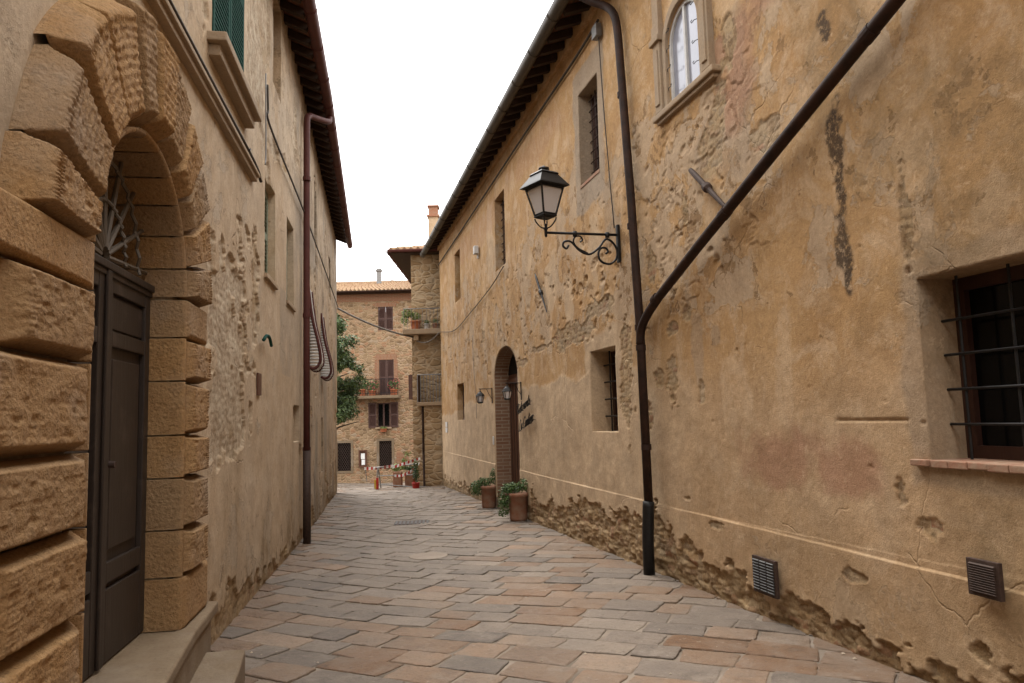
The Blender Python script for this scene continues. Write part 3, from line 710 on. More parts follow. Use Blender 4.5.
def gutter(F, s0, s1, z0, z1, o_, r, mat, parent, n=14, name='gutter'):
    mb = MB(); rings = []; N_ = 24
    for i in range(N_ + 1):
        s = s0 + (s1 - s0) * i / N_; z = z0 + (z1 - z0) * i / N_; ring = []
        for k in range(n + 1):
            a = math.pi + math.pi * k / n; ring.append((math.cos(a) * r, math.sin(a) * r))
        ring.append((r * 1.06, 0.016)); ring.append((r * 0.92, 0.014)); ring = ring + [(math.cos(math.pi + math.pi * (n - k) / n) * r * 0.93, math.sin(math.pi + math.pi * (n - k) / n) * r * 0.93) for k in range(n + 1)]
        rings.append([F.pt(s, z + b, o_ + a) for a, b in ring])
    m = len(rings[0]); vs = [q for g in rings for q in g]
    fs = [(i * m + k, i * m + (k + 1) % m, (i + 1) * m + (k + 1) % m, (i + 1) * m + k) for i in range(N_) for k in range(m)]
    fs += [tuple(range(m)), tuple(N_ * m + k for k in range(m))]
    mb.add(vs, fs); g = mb.build(name, mat, parent, smooth=True)
    s = max(min(s0, s1), -3.0) + 0.4
    while s < max(s0, s1):
        t = (s - s0) / (s1 - s0); z = z0 + (z1 - z0) * t
        MB().tube([F.pt(s, z + math.sin(math.pi + math.pi * q / 8) * (r + .006), o_ + math.cos(math.pi + math.pi * q / 8) * (r + .006)) for q in range(9)], 0.008, 5).build('gutter_bracket', mat, g); s += 0.95
    return g
gutter(RF, -26, 14.9, 7.12, 6.62, 0.47, 0.085, M['gutter_r'], RB)
# smooth band under the eaves
rbx('eaves_band', M['plaster_r'], RB, -26, 14.69, 6.72, 7.0, -0.05, 0.045)
# downpipe: leaves the gutter, bends back to the wall, drops to the street
pp = [RF.pt(0.58, 6.90, 0.46), RF.pt(0.54, 6.74, 0.44), RF.pt(0.40, 6.55, 0.28), RF.pt(0.24, 6.40, 0.13), RF.pt(0.10, 6.22, 0.092), RF.pt(0.02, 5.95, 0.09), RF.pt(-0.02, 5.5, 0.09)]
pp = smooth_path(pp, 8) + [RF.pt(-0.14, 4.0, 0.09), RF.pt(-0.23, 2.52, 0.09), RF.pt(-0.27, 0.66, 0.10)]
dp = MB().tube(pp, 0.047, 14).build('downpipe', M['pipe_r'], RB, smooth=True)
for z in (5.2, 3.65, 2.52, 2.30, 1.25):
    sx = -0.23 + (z - 2.5) * (0.075 if z > 2.5 else 0.022); MB().tube([RF.pt(sx, z - .03, 0.092), RF.pt(sx, z + .03, 0.092)], 0.054, 14).build('pipe_collar', M['pipe_r'], dp)
MB().tube([RF.pt(-0.27, 0.69, 0.10), RF.pt(-0.27, 0.64, 0.105), RF.pt(-0.24, 0.3, 0.112), RF.pt(-0.23, -0.12, 0.112)], 0.060, 14).build('cast_iron_foot', M['iron'], RB, smooth=True)
rp_ = smooth_path([RF.pt(-0.235, 2.34, 0.10), RF.pt(-0.29, 2.50, 0.10), RF.pt(-0.48, 2.64, 0.10), RF.pt(-0.75, 2.765, 0.10)], 6) + [RF.pt(-1.63, 3.09, 0.10), RF.pt(-3.5, 3.75, 0.10), RF.pt(-7.2, 5.05, 0.10), RF.pt(-9, 5.7, 0.1)]
bp = MB().tube(rp_, 0.046, 14).build('branch_pipe', M['pipe_r'], RB, smooth=True)
for s in (-0.68, -2.1, -3.9):
    z = 3.09 + (-1.63 - s) * 0.353; MB().tube([RF.pt(s + .04, z - .014, 0.10), RF.pt(s - .04, z + .014, 0.10)], 0.052, 14).build('pipe_collar', M['pipe_r'], bp)

def bars(F, s_list, z_list, s0, s1, z0, z1, o, r, mat, parent, name='grille', ext=0.0):
    mb = MB()
    for s in s_list: mb.tube([F.pt(s, z0, o), F.pt(s, z1, o)], r, 6)
    for z in z_list: mb.tube([F.pt(s0 - ext, z, o + r), F.pt(s1 + ext, z, o + r)], r, 6)
    return mb.build(name, mat, parent)
def casement(F, s0, s1, z0, z1, o, fw, fmat, gmat, parent, mull=1):
    mb = MB()
    for a, b in ((s0, s0 + fw), (s1 - fw, s1)): F.box(mb, a, b, z0, z1, o, o + 0.05)
    for a, b in ((z0, z0 + fw), (z1 - fw, z1)): F.box(mb, s0 + fw, s1 - fw, a, b, o, o + 0.05)
    for i in range(mull):
        c = s0 + (s1 - s0) * (i + 1) / (mull + 1); F.box(mb, c - fw * .7, c + fw * .7, z0 + fw, z1 - fw, o + .002, o + 0.055)
    fr = mb.build('window_frame', fmat, parent)
    g = F.box(MB(), s0 + fw, s1 - fw, z0 + fw, z1 - fw, o + 0.005, o + 0.012).build('pane', gmat, parent)
    return fr
# big barred window
w = casement(RF, -5.35, -4.0, 1.29, 2.34, -0.31, 0.075, M['wood_dark'], M['glass_dark'], (e := bpy.data.objects.new('window', None))); COL.objects.link(e); e.parent = RB
bars(RF, [-4.12, -4.46, -4.80, -5.14], [1.49, 1.69, 1.89, 2.09], -5.35, -4.0, 1.29, 2.34, -0.17, 0.0085, M['iron'], e)
mb = MB(); bs = -5.45
while bs < -3.92:
    RF.box(mb, bs, bs + 0.125, 1.252 + rp.uniform(-.004, .004), 1.292, -0.3, 0.028 + rp.uniform(-.01, .012)); bs += 0.131
mb.build('sill', M['sill_brick'], e, bevel=0.006)
# small barred window
e = bpy.data.objects.new('window', None); COL.objects.link(e); e.parent = RB
casement(RF, 0.74, 1.61, 1.39, 2.42, -0.34, 0.07, M['wood_dark'], M['glass_dark'], e)
bars(RF, [0.92, 1.175, 1.43], [1.58, 1.80, 2.02, 2.24], 0.74, 1.61, 1.39, 2.42, -0.2, 0.011, M['iron'], e)
# slit, and the three upper windows
for (s0, s1, z0, z1, dp_, gr) in ((10.95, 11.92, 1.57, 2.5, 0.2, 0), (11.12, 11.92, 4.68, 5.98, 0.22, 0), (6.15, 6.99, 4.55, 6.02, 0.24, 1), (0.99, 1.71, 4.65, 5.95, 0.26, 2)):
    e = bpy.data.objects.new('window', None); COL.objects.link(e); e.parent = RB
    casement(RF, s0, s1, z0, z1, -dp_, 0.06, M['wood_far'], M['glass_dark'], e)
    if gr:
        nb = 5 if gr == 2 else 4; nz_ = 9
        bars(RF, [s0 + (s1 - s0) * (i + .5) / nb for i in range(nb)], [z0 + (z1 - z0) * (i + .5) / nz_ for i in range(nz_)], s0, s1, z0, z1, -dp_ + .09, 0.009, M['rust'], e)
    if gr == 2:
        rbx('sill', M['sill_brick'], e, s0, s1, z0 - .004, z0 + .035, -dp_ + 0.06, 0.012)
# arched upper window in a worn stone surround
e = bpy.data.objects.new('window', None); COL.objects.link(e); e.parent = RB
def arch_pts(c, hw, z0, zs, rise, n=18):
    return [(c - hw, z0)] + [(c - hw * math.cos(math.pi * k / n), zs + rise * math.sin(math.pi * k / n)) for k in range(n + 1)] + [(c + hw, z0)]
def ring_strip(F, outer, inner, o0, o1):
    mb = MB(); n = len(outer)
    vs = [F.pt(s, z, o1) for s, z in outer] + [F.pt(s, z, o1) for s, z in inner] + [F.pt(s, z, o0) for s, z in outer] + [F.pt(s, z, o0) for s, z in inner]
    fs = []
    for i in range(n - 1):
        fs += [(i, i + 1, n + i + 1, n + i), (2 * n + i, 3 * n + i, 3 * n + i + 1, 2 * n + i + 1), (i, 2 * n + i, 2 * n + i + 1, i + 1), (n + i, n + i + 1, 3 * n + i + 1, 3 * n + i)]
    fs += [(0, n, 3 * n, 2 * n), (n - 1, 3 * n - 1, 4 * n - 1, 2 * n - 1)]
    return mb.add(vs, fs)
mb = ring_strip(RF, arch_pts(-1.345, 0.335, 4.64, 5.24, 0.335), arch_pts(-1.345, 0.295, 4.68, 5.24, 0.295), -0.055, -0.02)
mb.build('window_frame', M['white'], e)
mb = MB(); RF.box(mb, -1.362, -1.328, 4.66, 5.53, -0.052, -0.018); mb.build('mullion', M['white'], e)
MB().poly([RF.pt(s, z, -0.05) for s, z in arch_pts(-1.345, 0.315, 4.65, 5.24, 0.315)], RF.n.tolist(), 0.008).build('pane', M['sky_painted_glass'], e)
mb = MB()
for z in (4.82, 5.02, 5.22, 5.40):
    for s in (-1.655, -1.035):
        q = 1 if s < -1.35 else -1
        mb.tube([RF.pt(s - q * .04, z, 0.0), RF.pt(s + q * .02, z + .004, 0.03), RF.pt(s + q * .07, z, 0.03), RF.pt(s + q * .085, z + .02, 0.03), RF.pt(s + q * .06, z + .025, 0.03)], 0.004, 5)
mb.build('wire_hook', M['iron'], e)
# surround: inner moulding, pilasters with capitals, sill
ring_strip(RF, arch_pts(-1.345, 0.405, 4.63, 5.26, 0.41), arch_pts(-1.345, 0.337, 4.635, 5.24, 0.337), -0.03, 0.03).build('arch_moulding', M['sandstone'], e, bevel=0.01)
for q in (-1, 1):
    c = -1.345 + q * 0.485
    mb = MB(); RF.box(mb, c - .075, c + .075, 4.65, 5.38, -0.02, 0.055); RF.box(mb, c - .045, c + .045, 4.72, 5.30, 0.0, 0.07)
    RF.box(mb, c - .105, c + .105, 5.38, 5.44, -0.02, 0.085); RF.box(mb, c - .085, c + .085, 5.44, 5.58, -0.02, 0.06); RF.box(mb, c - .07, c + .07, 5.58, 6.3, -0.02, 0.05)
    mb.build('pilaster', M['sandstone'], e, bevel=0.008)
mb = MB(); RF.box(mb, -1.98, -0.74, 4.575, 4.635, -0.06, 0.075); RF.box(mb, -1.94, -0.78, 4.535, 4.575, -0.02, 0.045); mb.build('sill', M['sandstone'], e, bevel=0.014)

# arched doorway: brick lining on the far jamb and soffit, plank door
e = bpy.data.objects.new('doorway', None); COL.objects.link(e); e.parent = RB
cc, hw, zs, rise = 6.46, 0.96, 2.37, 0.60
jb = RF.box(MB(), 7.40, 7.43, -0.6, 2.40, -0.33, -0.012).build('brick_jamb', M['brick'], e)
set_uv(jb, lambda co, n: ((Vector(co) - RF.pt(0, 0, 0)).dot(Vector(RF.n)), co.z))
n = 20; ap = [(cc - (hw - .015) * math.cos(math.pi * k / n), zs + (rise - .015) * math.sin(math.pi * k / n)) for k in range(n + 1)]
vs = []
for (s_, z_) in ap: vs += [RF.pt(s_, z_, -0.012), RF.pt(s_, z_, -0.33)]
sv = MB().add(vs, [(2 * i, 2 * i + 1, 2 * i + 3, 2 * i + 2) for i in range(n)]).build('brick_vault', M['brick'], e)
set_uv(sv, lambda co, nn: ((Vector(co) - RF.pt(0, 0, 0)).dot(Vector(RF.n)), math.atan2(co.z - zs, (Vector(co) - RF.pt(cc, 0, 0)).dot(Vector(RF.d))) * 0.8))
dm = MB(); dm.poly([RF.pt(s_, z_, -0.33) for s_, z_ in [(cc - hw, -0.4)] + ap + [(cc + hw, -0.4)]], RF.n.tolist(), 0.02)
dl = dm.build('door', M['wood_red'], e)
mb = MB()
for a in np.linspace(cc - hw + .16, cc + hw - .16, 9): RF.box(mb, a - .006, a + .006, -0.2, 2.3, -0.31, -0.300)
mb.build('door_batten', M['door'], dl)
rbx('transom', M['wood_red'], e, cc - hw, cc + hw, 2.28, 2.37, -0.31, -0.27)
MB().poly([RF.pt(s_, z_, -0.31) for s_, z_ in [(s2, z2) for s2, z2 in ap if z2 > 2.39]], RF.n.tolist(), 0.012).build('fanlight', M['dark'], e)  # flat black stands in for the unlit space over the transom
rbx('threshold', M['step'], e, 5.5, 7.42, -0.5, 0.0, -0.33, 0.02, 0.012)

# wall fittings
def bar(F, a, b, r0, r1, o, knob):
    A, B = F.pt(*a, o), F.pt(*b, o); mb = MB(); m = A.lerp(B, 0.5)
    mb.tube([A, A.lerp(B, .1), m, B], [r0, r1, r1, r0 * .8], 8); mb.tube([A.lerp(B, .43), A.lerp(B, .47), A.lerp(B, .53), A.lerp(B, .57)], [r1 * .9, knob, knob, r1 * .9], 10)
    return mb
bar(RF, (3.93, 3.91), (3.34, 3.20), 0.010, 0.02, 0.05, 0.035).build('tie_bar', M['iron'], RB)
bar(RF, (-1.45, 3.85), (-2.02, 3.34), 0.022, 0.026, 0.05, 0.045).build('tie_bar', M['rust'], RB)
def vent(s0, s1, z0, z1, o, cols, rows, mat):
    v = RF.box(MB(), s0, s1, z0, z1, o - 0.02, o + 0.008).build('vent', mat, RB, bevel=0.004)
    mb = MB(); wd = (s1 - s0 - 0.03) / cols
    for c in range(cols):
        for r_i in range(rows):
            zc = z0 + .02 + (z1 - z0 - .04) * (r_i + .5) / rows; a = s0 + .015 + wd * c
            u, wv = RF.axes(); mb.box(RF.pt(a + wd / 2, zc, o + .012), (wd - .014, 0.012, (z1 - z0) / rows * .5), u, (Vector(wv) + Vector((0, 0, -.7))).normalized(), (Vector((0, 0, 1)) + Vector(wv) * .7).normalized())
    mb.build('louvre', M['slat'] if cols > 1 else M['rust'], v)
vent(-2.45, -2.13, 0.175, 0.455, 0.048, 3, 11, M['rust'])
vent(-4.45, -4.25, 0.605, 0.795, 0.052, 1, 12, M['rust'])
mb = MB(); RF.box(mb, 7.55, 7.62, 1.05, 1.22, 0.0, 0.02); mb.build('doorbell', M['white'], RB, bevel=0.004)
mb = MB()
for k in range(2): RF.box(mb, 13.65, 13.95, 1.22 + k * .16, 1.36 + k * .16, 0.0, 0.015)
mb.build('number_plate', M['white'], RB, bevel=0.003)
# cables clipped to the right wall
def wall_cable(F, pts, o, r, mat, parent, name='cable'):
    return MB().tube(smooth_path([F.pt(s, z, o) for s, z in pts], 5), r, 6).build(name, mat, parent, smooth=True)
wall_cable(RF, [(14.6, 6.26), (10, 6.33), (5, 6.42), (1.7, 6.46), (0.75, 6.52)], 0.035, 0.018, M['cable_dark'], RB)
wall_cable(RF, [(0.78, 6.5), (0.72, 5.6), (0.62, 4.6), (0.52, 3.80)], 0.03, 0.007, M['cable_dark'], RB)
wall_cable(RF, [(14.5, 4.2), (12, 3.95), (9.6, 4.1), (7.4, 4.3), (6.2, 4.5)], 0.03, 0.010, M['cable_dark'], RB)
wall_cable(RF, [(9.6, 3.55), (9.5, 2.8), (9.3, 2.0), (9.28, 1.6)], 0.015, 0.005, M['cable'], RB)
mb = MB(); RF.box(mb, 0.70, 0.86, 6.30, 6.46, 0.01, 0.09); mb.build('junction_box', M['steel'], RB, bevel=0.008)
mb = MB(); RF.box(mb, 8.58, 8.74, 5.28, 5.46, 0.02, 0.12); RF.box(mb, 8.64, 8.68, 5.18, 5.28, 0.01, 0.05); mb.build('floodlight', M['white'], RB, bevel=0.01)

# ------------------------------------------------------------------ lamps and sign on the right wall
def scroll(F, pts, s, r, n=6): return smooth_path([F.pt(s, z, o) for o, z in pts], n)
def big_lamp():
    s = 0.45; base = RF.pt(s, 3.36, 0)
    t = thing('wall_lamp', 'black four-sided lantern with frosted panes on a scrolled wrought iron arm beside the downpipe', 'wall lamp', base)
    inv = lambda p: p - base
    mb = MB(); RF.box(mb, s - .03, s + .03, 3.37, 3.82, 0.0, 0.035); mb.v = [tuple(inv(Vector(v))) for v in mb.v]; mb.build('wall_plate', M['iron'], t, bevel=0.008)
    def tb(path, r, name, n=8):
        m = MB(); m.tube([inv(p) for p in path], r, n); return m.build(name, M['iron'], t, smooth=True)
    arm = MB(); arm.tube([inv(RF.pt(s, 3.70, 0.02)), inv(RF.pt(s, 3.70, 0.90))], 0.016, 8)
    for o in (0.15, 0.55): arm.tube([inv(RF.pt(s, 3.665, o)), inv(RF.pt(s, 3.725, o))], 0.026, 8)
    arm.build('arm', M['iron'], t, smooth=True)
    tb(scroll(RF, [(0.63, 3.56), (0.66, 3.52), (0.70, 3.55), (0.68, 3.60), (0.60, 3.60), (0.50, 3.50), (0.38, 3.46), (0.26, 3.54), (0.17, 3.645), (0.08, 3.60), (0.035, 3.50), (0.06, 3.40), (0.14, 3.35), (0.24, 3.38), (0.27, 3.46), (0.24, 3.53), (0.18, 3.54), (0.15, 3.50), (0.18, 3.47)], s, 0), 0.013, 'scroll')
    tb(scroll(RF, [(0.40, 3.47), (0.52, 3.53), (0.57, 3.60), (0.55, 3.66), (0.49, 3.67), (0.46, 3.63), (0.49, 3.60)], s, 0), 0.010, 'scroll')
    c = inv(RF.pt(s, 3.70, 0.90)); L = lambda z: (c.x, c.y, z + 3.70 - 3.36)
    yaw = math.atan2(RF.n[1], RF.n[0])
    def sq(prof, name, mat, par, n=4, z_off=0.0, sm=False):
        mb = MB(); mb.lathe([(r * (1.4142 if n == 4 else 1), z) for r, z in prof], (0, 0, 0), n, n == 4)
        m = Matrix.Rotation(yaw + 0.35, 3, 'Z'); mb.v = [tuple(m @ Vector(v) + Vector(L(0))) for v in mb.v]
        return mb.build(name, mat, par, smooth=sm)
    sq([(0.006, -0.055), (0.016, -0.04), (0.018, 0.03), (0.028, 0.045), (0.016, 0.06), (0.014, 0.10)], 'stem', M['iron'], t, 10, sm=True)
    b = MB(); m = Matrix.Rotation(yaw + 0.35, 3, 'Z')
    for k in range(4):
        a = k * math.pi / 2 + math.pi / 4
        pts = [Vector((math.cos(a) * r, math.sin(a) * r, z)) for r, z in ((0.015, 0.05), (0.06, 0.07), (0.11, 0.13), (0.125, 0.17))]
        b.tube([m @ p + Vector(L(0)) for p in smooth_path(pts, 4)], 0.008, 6)
    b.build('cradle', M['iron'], t)
    z0, z1, r0, r1 = 0.20, 0.52, 0.085, 0.155
    sq([(r0 - .02, 0.165), (r0 + .012, 0.185), (r0 + .008, 0.20)], 'base_rim', M['iron'], t)
    sq([(r0 - .012, z0), (r1 - .012, z1)], 'lamp_glass', M['frosted'], t)
    b = MB()
    for k in range(4):
        a = k * math.pi / 2 + math.pi / 4
        b.tube([m @ Vector((math.cos(a) * r0 * 1.4142, math.sin(a) * r0 * 1.4142, z0)) + Vector(L(0)), m @ Vector((math.cos(a) * r1 * 1.4142, math.sin(a) * r1 * 1.4142, z1)) + Vector(L(0))], 0.012, 6)
        a2 = a + math.pi / 2
        for rr_, zz_ in ((r0, z0 + .012), (r1, z1 - .012)):
            b.tube([m @ Vector((math.cos(q) * rr_ * 1.4142, math.sin(q) * rr_ * 1.4142, zz_)) + Vector(L(0)) for q in (a, a2)], 0.010, 6)
    b.build('lantern_frame', M['iron'], t)
    sq([(r1 + .01, z1), (r1 + .055, z1 + .012), (r1 + .045, z1 + .03), (0.115, z1 + .155), (0.125, z1 + .165), (0.105, z1 + .185), (0.05, z1 + .20)], 'lantern_roof', M['iron'], t)
    sq([(0.035, z1 + .19), (0.035, z1 + .215), (0.065, z1 + .225), (0.06, z1 + .245), (0.03, z1 + .255), (0.012, z1 + .268)], 'finial', M['iron'], t, 12, sm=True)
big_lamp()
def small_lantern(s, label):
    base = RF.pt(s, 1.9, 0)
    t = thing('small_lantern', label, 'wall lamp', base, group='small lanterns either side of the doorway')
    I_ = lambda z, o, ds=0: RF.pt(s + ds, z, o) - base
    mb = MB(); mb.tube([I_(1.90, .02), I_(2.22, .02)], 0.012, 6); mb.build('wall_plate', M['iron'], t)
    mb = MB(); mb.tube([I_(2.20, .02), I_(2.20, .30)], 0.008, 6); mb.tube(smooth_path([I_(2.0, .03), I_(2.1, .09), I_(2.19, .13)], 4), 0.006, 6); mb.tube([I_(2.20, .27), I_(2.15, .27)], 0.006, 6); mb.build('arm', M['iron'], t)
    c = I_(0, .27)
    mb = MB(); mb.lathe([(0.05, 1.93), (0.075, 2.05)], (c.x, c.y, -1.9 + 0), 6); mb.v = [(x, y, z) for x, y, z in mb.v]; g = mb.build('lamp_glass', M['frosted'], t)
    mb = MB(); mb.lathe([(0.045, 1.905), (0.06, 1.92), (0.052, 1.935)], (c.x, c.y, -1.9), 6); mb.lathe([(0.08, 2.05), (0.095, 2.055), (0.06, 2.11), (0.02, 2.14), (0.012, 2.165)], (c.x, c.y, -1.9), 6)
    for k in range(6):
        a = 2 * math.pi * k / 6; mb.tube([(c.x + .054 * math.cos(a), c.y + .054 * math.sin(a), .03), (c.x + .08 * math.cos(a), c.y + .08 * math.sin(a), .155)], 0.006, 5)
    mb.build('lantern_frame', M['iron'], t)
small_lantern(7.56, 'small dark lantern on a short bracket at the far side of the arched doorway')
small_lantern(5.17, 'small dark lantern on a short bracket above the black lettering')

GL = {'R': (0.75, [[(.1, 0), (.25, 1.55)], [(-.05, 1.3), (.2, 1.6), (.6, 1.6), (.62, 1.15), (.25, .85), (.45, .45), (.75, 0)]]),
      'L': (0.7, [[(.55, 1.4), (.4, 1.65), (.25, 1.3), (.2, .6), (.1, .1), (-.1, .05), (.05, .2), (.3, .05), (.65, .1)]]),
      'C': (0.8, [[(.72, 1.3), (.6, 1.6), (.3, 1.45), (.08, .8), (.15, .15), (.45, 0), (.8, .3)]]),
      'i': (0.36, [[(-.05, .3), (.15, .95), (.12, .15), (.25, 0), (.38, .3)], [(.2, 1.3), (.24, 1.38)]]),
      's': (0.42, [[(-.05, .2), (.25, .95), (.2, .7), (.36, .35), (.25, .02), (.05, .08)], [(.3, .05), (.45, .3)]]),
      't': (0.38, [[(-.05, .3), (.25, 1.6), (.12, .2), (.25, 0), (.4, .3)], [(-.08, 1.1), (.45, 1.2)]]),
      'o': (0.52, [[(.35, .95), (.1, .75), (.08, .2), (.25, 0), (.42, .25), (.42, .75), (.3, .95), (.55, .8)]]),
      'r': (0.42, [[(-.05, .3), (.12, .95), (.18, .85), (.38, .85), (.28, .3), (.3, 0), (.45, .3)]]),
      'a': (0.56, [[(.42, .85), (.2, .95), (.06, .5), (.14, .05), (.34, .3), (.44, .95), (.42, .2), (.5, 0), (.6, .3)]]),
      'n': (0.60, [[(-.05, .3), (.08, .95), (.08, 0), (.2, .75), (.36, .95), (.42, .7), (.42, .15), (.5, 0), (.64, .3)]]),
      'e': (0.46, [[(-.05, .3), (.2, .45), (.36, .75), (.24, .95), (.1, .6), (.12, .15), (.28, 0), (.5, .3)]]), ' ': (0.3, [])}
def lettering():
    P0 = RF.pt(5.38, 1.55, 0)
    t = thing('lettering_sign', 'black metal script letters fixed to the plaster beside the arched doorway', 'sign', P0)
    d, n_ = RF.axes(); X = -Vector(d); Zv = Vector((0, 0, 1)); Yv = Vector(n_)
    tl = R(11); ux = X * math.cos(tl) + Zv * math.sin(tl); uy = Zv
    for txt, s, z, xh, wx in (('Ristorante', 5.42, 1.63, 0.105, 0.195), ('La Cantina', 5.28, 1.34, 0.115, 0.18)):
        base = RF.pt(s, z, 0.05) - P0; x = 0.0
        for ch_ in txt:
            adv, strokes = GL[ch_]; mb = MB()
            for st_ in strokes:
                mb.tube(smooth_path([base + ux * ((x + a) * wx + b * xh * 0.38) + uy * (b * xh) for a, b in st_], 4), 0.006, 6)
            for (a, b) in ([strokes[0][len(strokes[0]) // 2]] if strokes else []):
                p = base + ux * ((x + a) * wx + b * xh * 0.38) + uy * (b * xh); mb.tube([p, p - Yv * 0.05], 0.005, 5)
            if strokes: mb.build('letter', M['iron'], t, smooth=True)
            x += adv
lettering()

# ------------------------------------------------------------------ left-hand building
LB = thing('portal_house', 'house of peeling beige plaster with rusticated stone portal and green shutters', 'house')
L_TOP = 7.02
L_OPEN = [(-3.69, -2.24, -0.6, 2.38, 0.72, 0.5),
          (-1.28, -0.06, 4.50, 6.40, 0, 0.16),
          (1.68, 2.33, 5.55, 6.75, 0, 0.12),
          (1.20, 1.92, 3.20, 4.28, 0, 0.14),
          (2.88, 3.60, 3.18, 4.28, 0, 0.14),
          (3.62, 4.28, 1.35, 1.85, 0, 0.16),
          (5.55, 6.25, 2.65, 3.80, 0, 0.2),
          (8.45, 9.15, 2.65, 3.75, 0, 0.2),
          (6.9, 7.5, 4.9, 6.2, 0, 0.14),
          (11.2, 11.9, 4.6, 5.6, 0, 0.14),
          (8.6, 9.2, 0.6, 1.7, 0, 0.14)]
def left_relief(s, z):
    h = 0.010 * fbm(s * 0.7, z * 0.7, 201, 3) + 0.005 * fbm(s * 3, z * 3, 202, 4) + 0.0015 * fbm(s * 16, z * 16, 203, 3)
    g = -0.03 - 0.0195 * s; zz = z - g
    foot = 0.10 + 0.22 * fbm(s * 1.0, s * 0, 231, 4) + 0.14 * fbm(s * 6, z * 6, 232, 4) + 0.22 * np.exp(-((s + 0.9) / 0.9) ** 2)
    p_foot = (foot - zz) * 6 + 0.9 * fbm(s * 4.5, z * 5.5, 236, 5, 0.6)
    items = [(-0.55, 2.70, 0.72, 0.5), (-0.60, 2.25, 0.70, 0.45), (-0.50, 1.85, 0.45, 0.35), (-1.0, 1.6, 0.25, 0.35), (-0.85, 2.95, 0.25, 0.22), (-0.15, 2.3, 0.22, 0.3), (0.0, 1.75, 0.18, 0.35),
             (0.62, 2.95, 0.24, 0.52), (0.60, 2.5, 0.18, 0.3), (0.2, 3.35, 0.15, 0.08), (0.4, 1.7, 0.12, 0.25), (-0.35, 1.4, 0.3, 0.2),
             (-4.75, 2.95, 0.12, 0.2), (1.05, 4.75, 0.22, 0.35), (1.4, 4.4, 0.15, 0.25), (1.9, 4.75, 0.3, 0.12), (2.8, 4.9, 0.3, 0.10), (-1.55, 4.75, 0.12, 0.3), (3.8, 5.6, 0.3, 0.5), (4.4, 1.2, 0.12, 0.12)]
    p_fl = blob(s, z, items, 250, 1.35, 3.6, 5) * 1.4
    band = np.minimum(np.minimum(s - 0.10, 1.42 - s), z - 4.62) * 5 + 0.8 * fbm(s * 2.5, z * 2.5, 252, 5)
    # further on: the skin is worn through in many small places
    fr = sstep(4.6, 5.4, s); small = fbm(s * 1.1, z * 1.6, 255, 5, 0.62)
    p_sm = (small - 0.36 + 0.10 * fr * sstep(4.5, 1.5, z) - 0.20 * (1 - fr)) * 5
    arr = np.maximum(np.maximum(p_foot, p_fl), np.maximum(band, p_sm)); peel = sstep(0.0, 0.12, arr)
    rel, cell = rubble_relief(s, z, 8, 0.12, 0.065)
    h = h - 0.022 * peel + peel * (0.004 * (rel - 0.6) + 0.007 * fbm(s * 5, z * 8, 270, 4, 0.55) + 0.004 * fbm(s * 22, z * 30, 271, 3, 0.7))
    rim = np.exp(-((arr + 0.07) / 0.10) ** 2) * (1 - peel); h = h + 0.003 * rim
    pits(s, z, h, LPITS)
    patch = sstep(-0.15, 0.5, fbm(s * 0.8, z * 0.5, 260, 4)) * 0.8
    grey = 0.85 * sstep(-0.05, 0.3, fbm(s * 1.2, z * 0.6, 262, 4)) * sstep(3.0, 4.2, s)
    grey = np.maximum(grey, 0.5 * ((s > 2.3) & (s < 4.2) & (z > 2.2) & (z < 3.25)) * sstep(-0.3, 0.3, fbm(s * 2, z * 2, 263)))
    dirt_shade = 0.45 * sstep(0.9, 0.0, zz + 0.35 * fbm(s * 1.2, z * 1.5, 264, 4)) + 0.5 * sstep(0.05, 0.5, fbm(s * 1.8, z * 0.35, 266, 4)) * sstep(2.6, 1.0, z)
    dirt_shade = np.maximum(dirt_shade, 0.5 * sstep(6.3, 6.9, z + 0.25 * fbm(s, z, 99)))  # brown tone grows towards the wall top
    stain = 0.5 * sstep(0.25, 0.6, fbm(s * 3.0, z * 1.0, 268, 5)) * fr
    lime = np.clip(1.0 * sstep(-0.6, -0.1, fbm(s * 2.2, z * 2.2, 280, 4)) * (p_fl > p_foot) + 0.3 * (band > p_fl), 0, 1)
    layer = 0.45 + 0.45 * sstep(0.0, 0.5, s) * sstep(4.4, 5.0, z) + 0.35 * fr + 0.25 * sstep(1.2, 0.3, zz)
    return h, dict(layer=layer, peel=peel, patch=patch * (1 - peel), grey=grey, rose=0 * s, stain=stain, dirt_shade=np.clip(dirt_shade, 0, 0.85), cell=cell, lime=lime)
_keep = PITS; PITS = []
scatter(30, -1.6, 4.4, 0.5, 6.0, 0.012, 0.03, 0.006, 0.014)
scatter(110, 4.8, 14.4, 0.2, 3.6, 0.02, 0.06, 0.010, 0.026)
scatter(50, 4.8, 14.4, 3.6, 6.5, 0.02, 0.045, 0.008, 0.02)
LPITS = PITS; PITS = _keep
zl = list(np.arange(-0.7, 3.6, 0.0125)) + list(np.arange(3.6, L_TOP, 0.02)) + [L_TOP]
sl_ = [-26 + 0.5 * k for k in range(41)] + dist_lines(-5.6, 14.75, -6.6, 0.0034, 1.15)
facade('wall', LF, sl_, zl, L_OPEN, left_relief, M['plaster_l'], LB, 0.3)
mb = MB(); LF.box(mb, 14.35, 14.73, -1.4, L_TOP, -7.0, -0.03); mb.build('end_wall', M['plaster_l'], LB)
lbx('back_wall', M['plaster_l'], LB, -26, 14.6, -1, L_TOP, -7.2, -6.9)
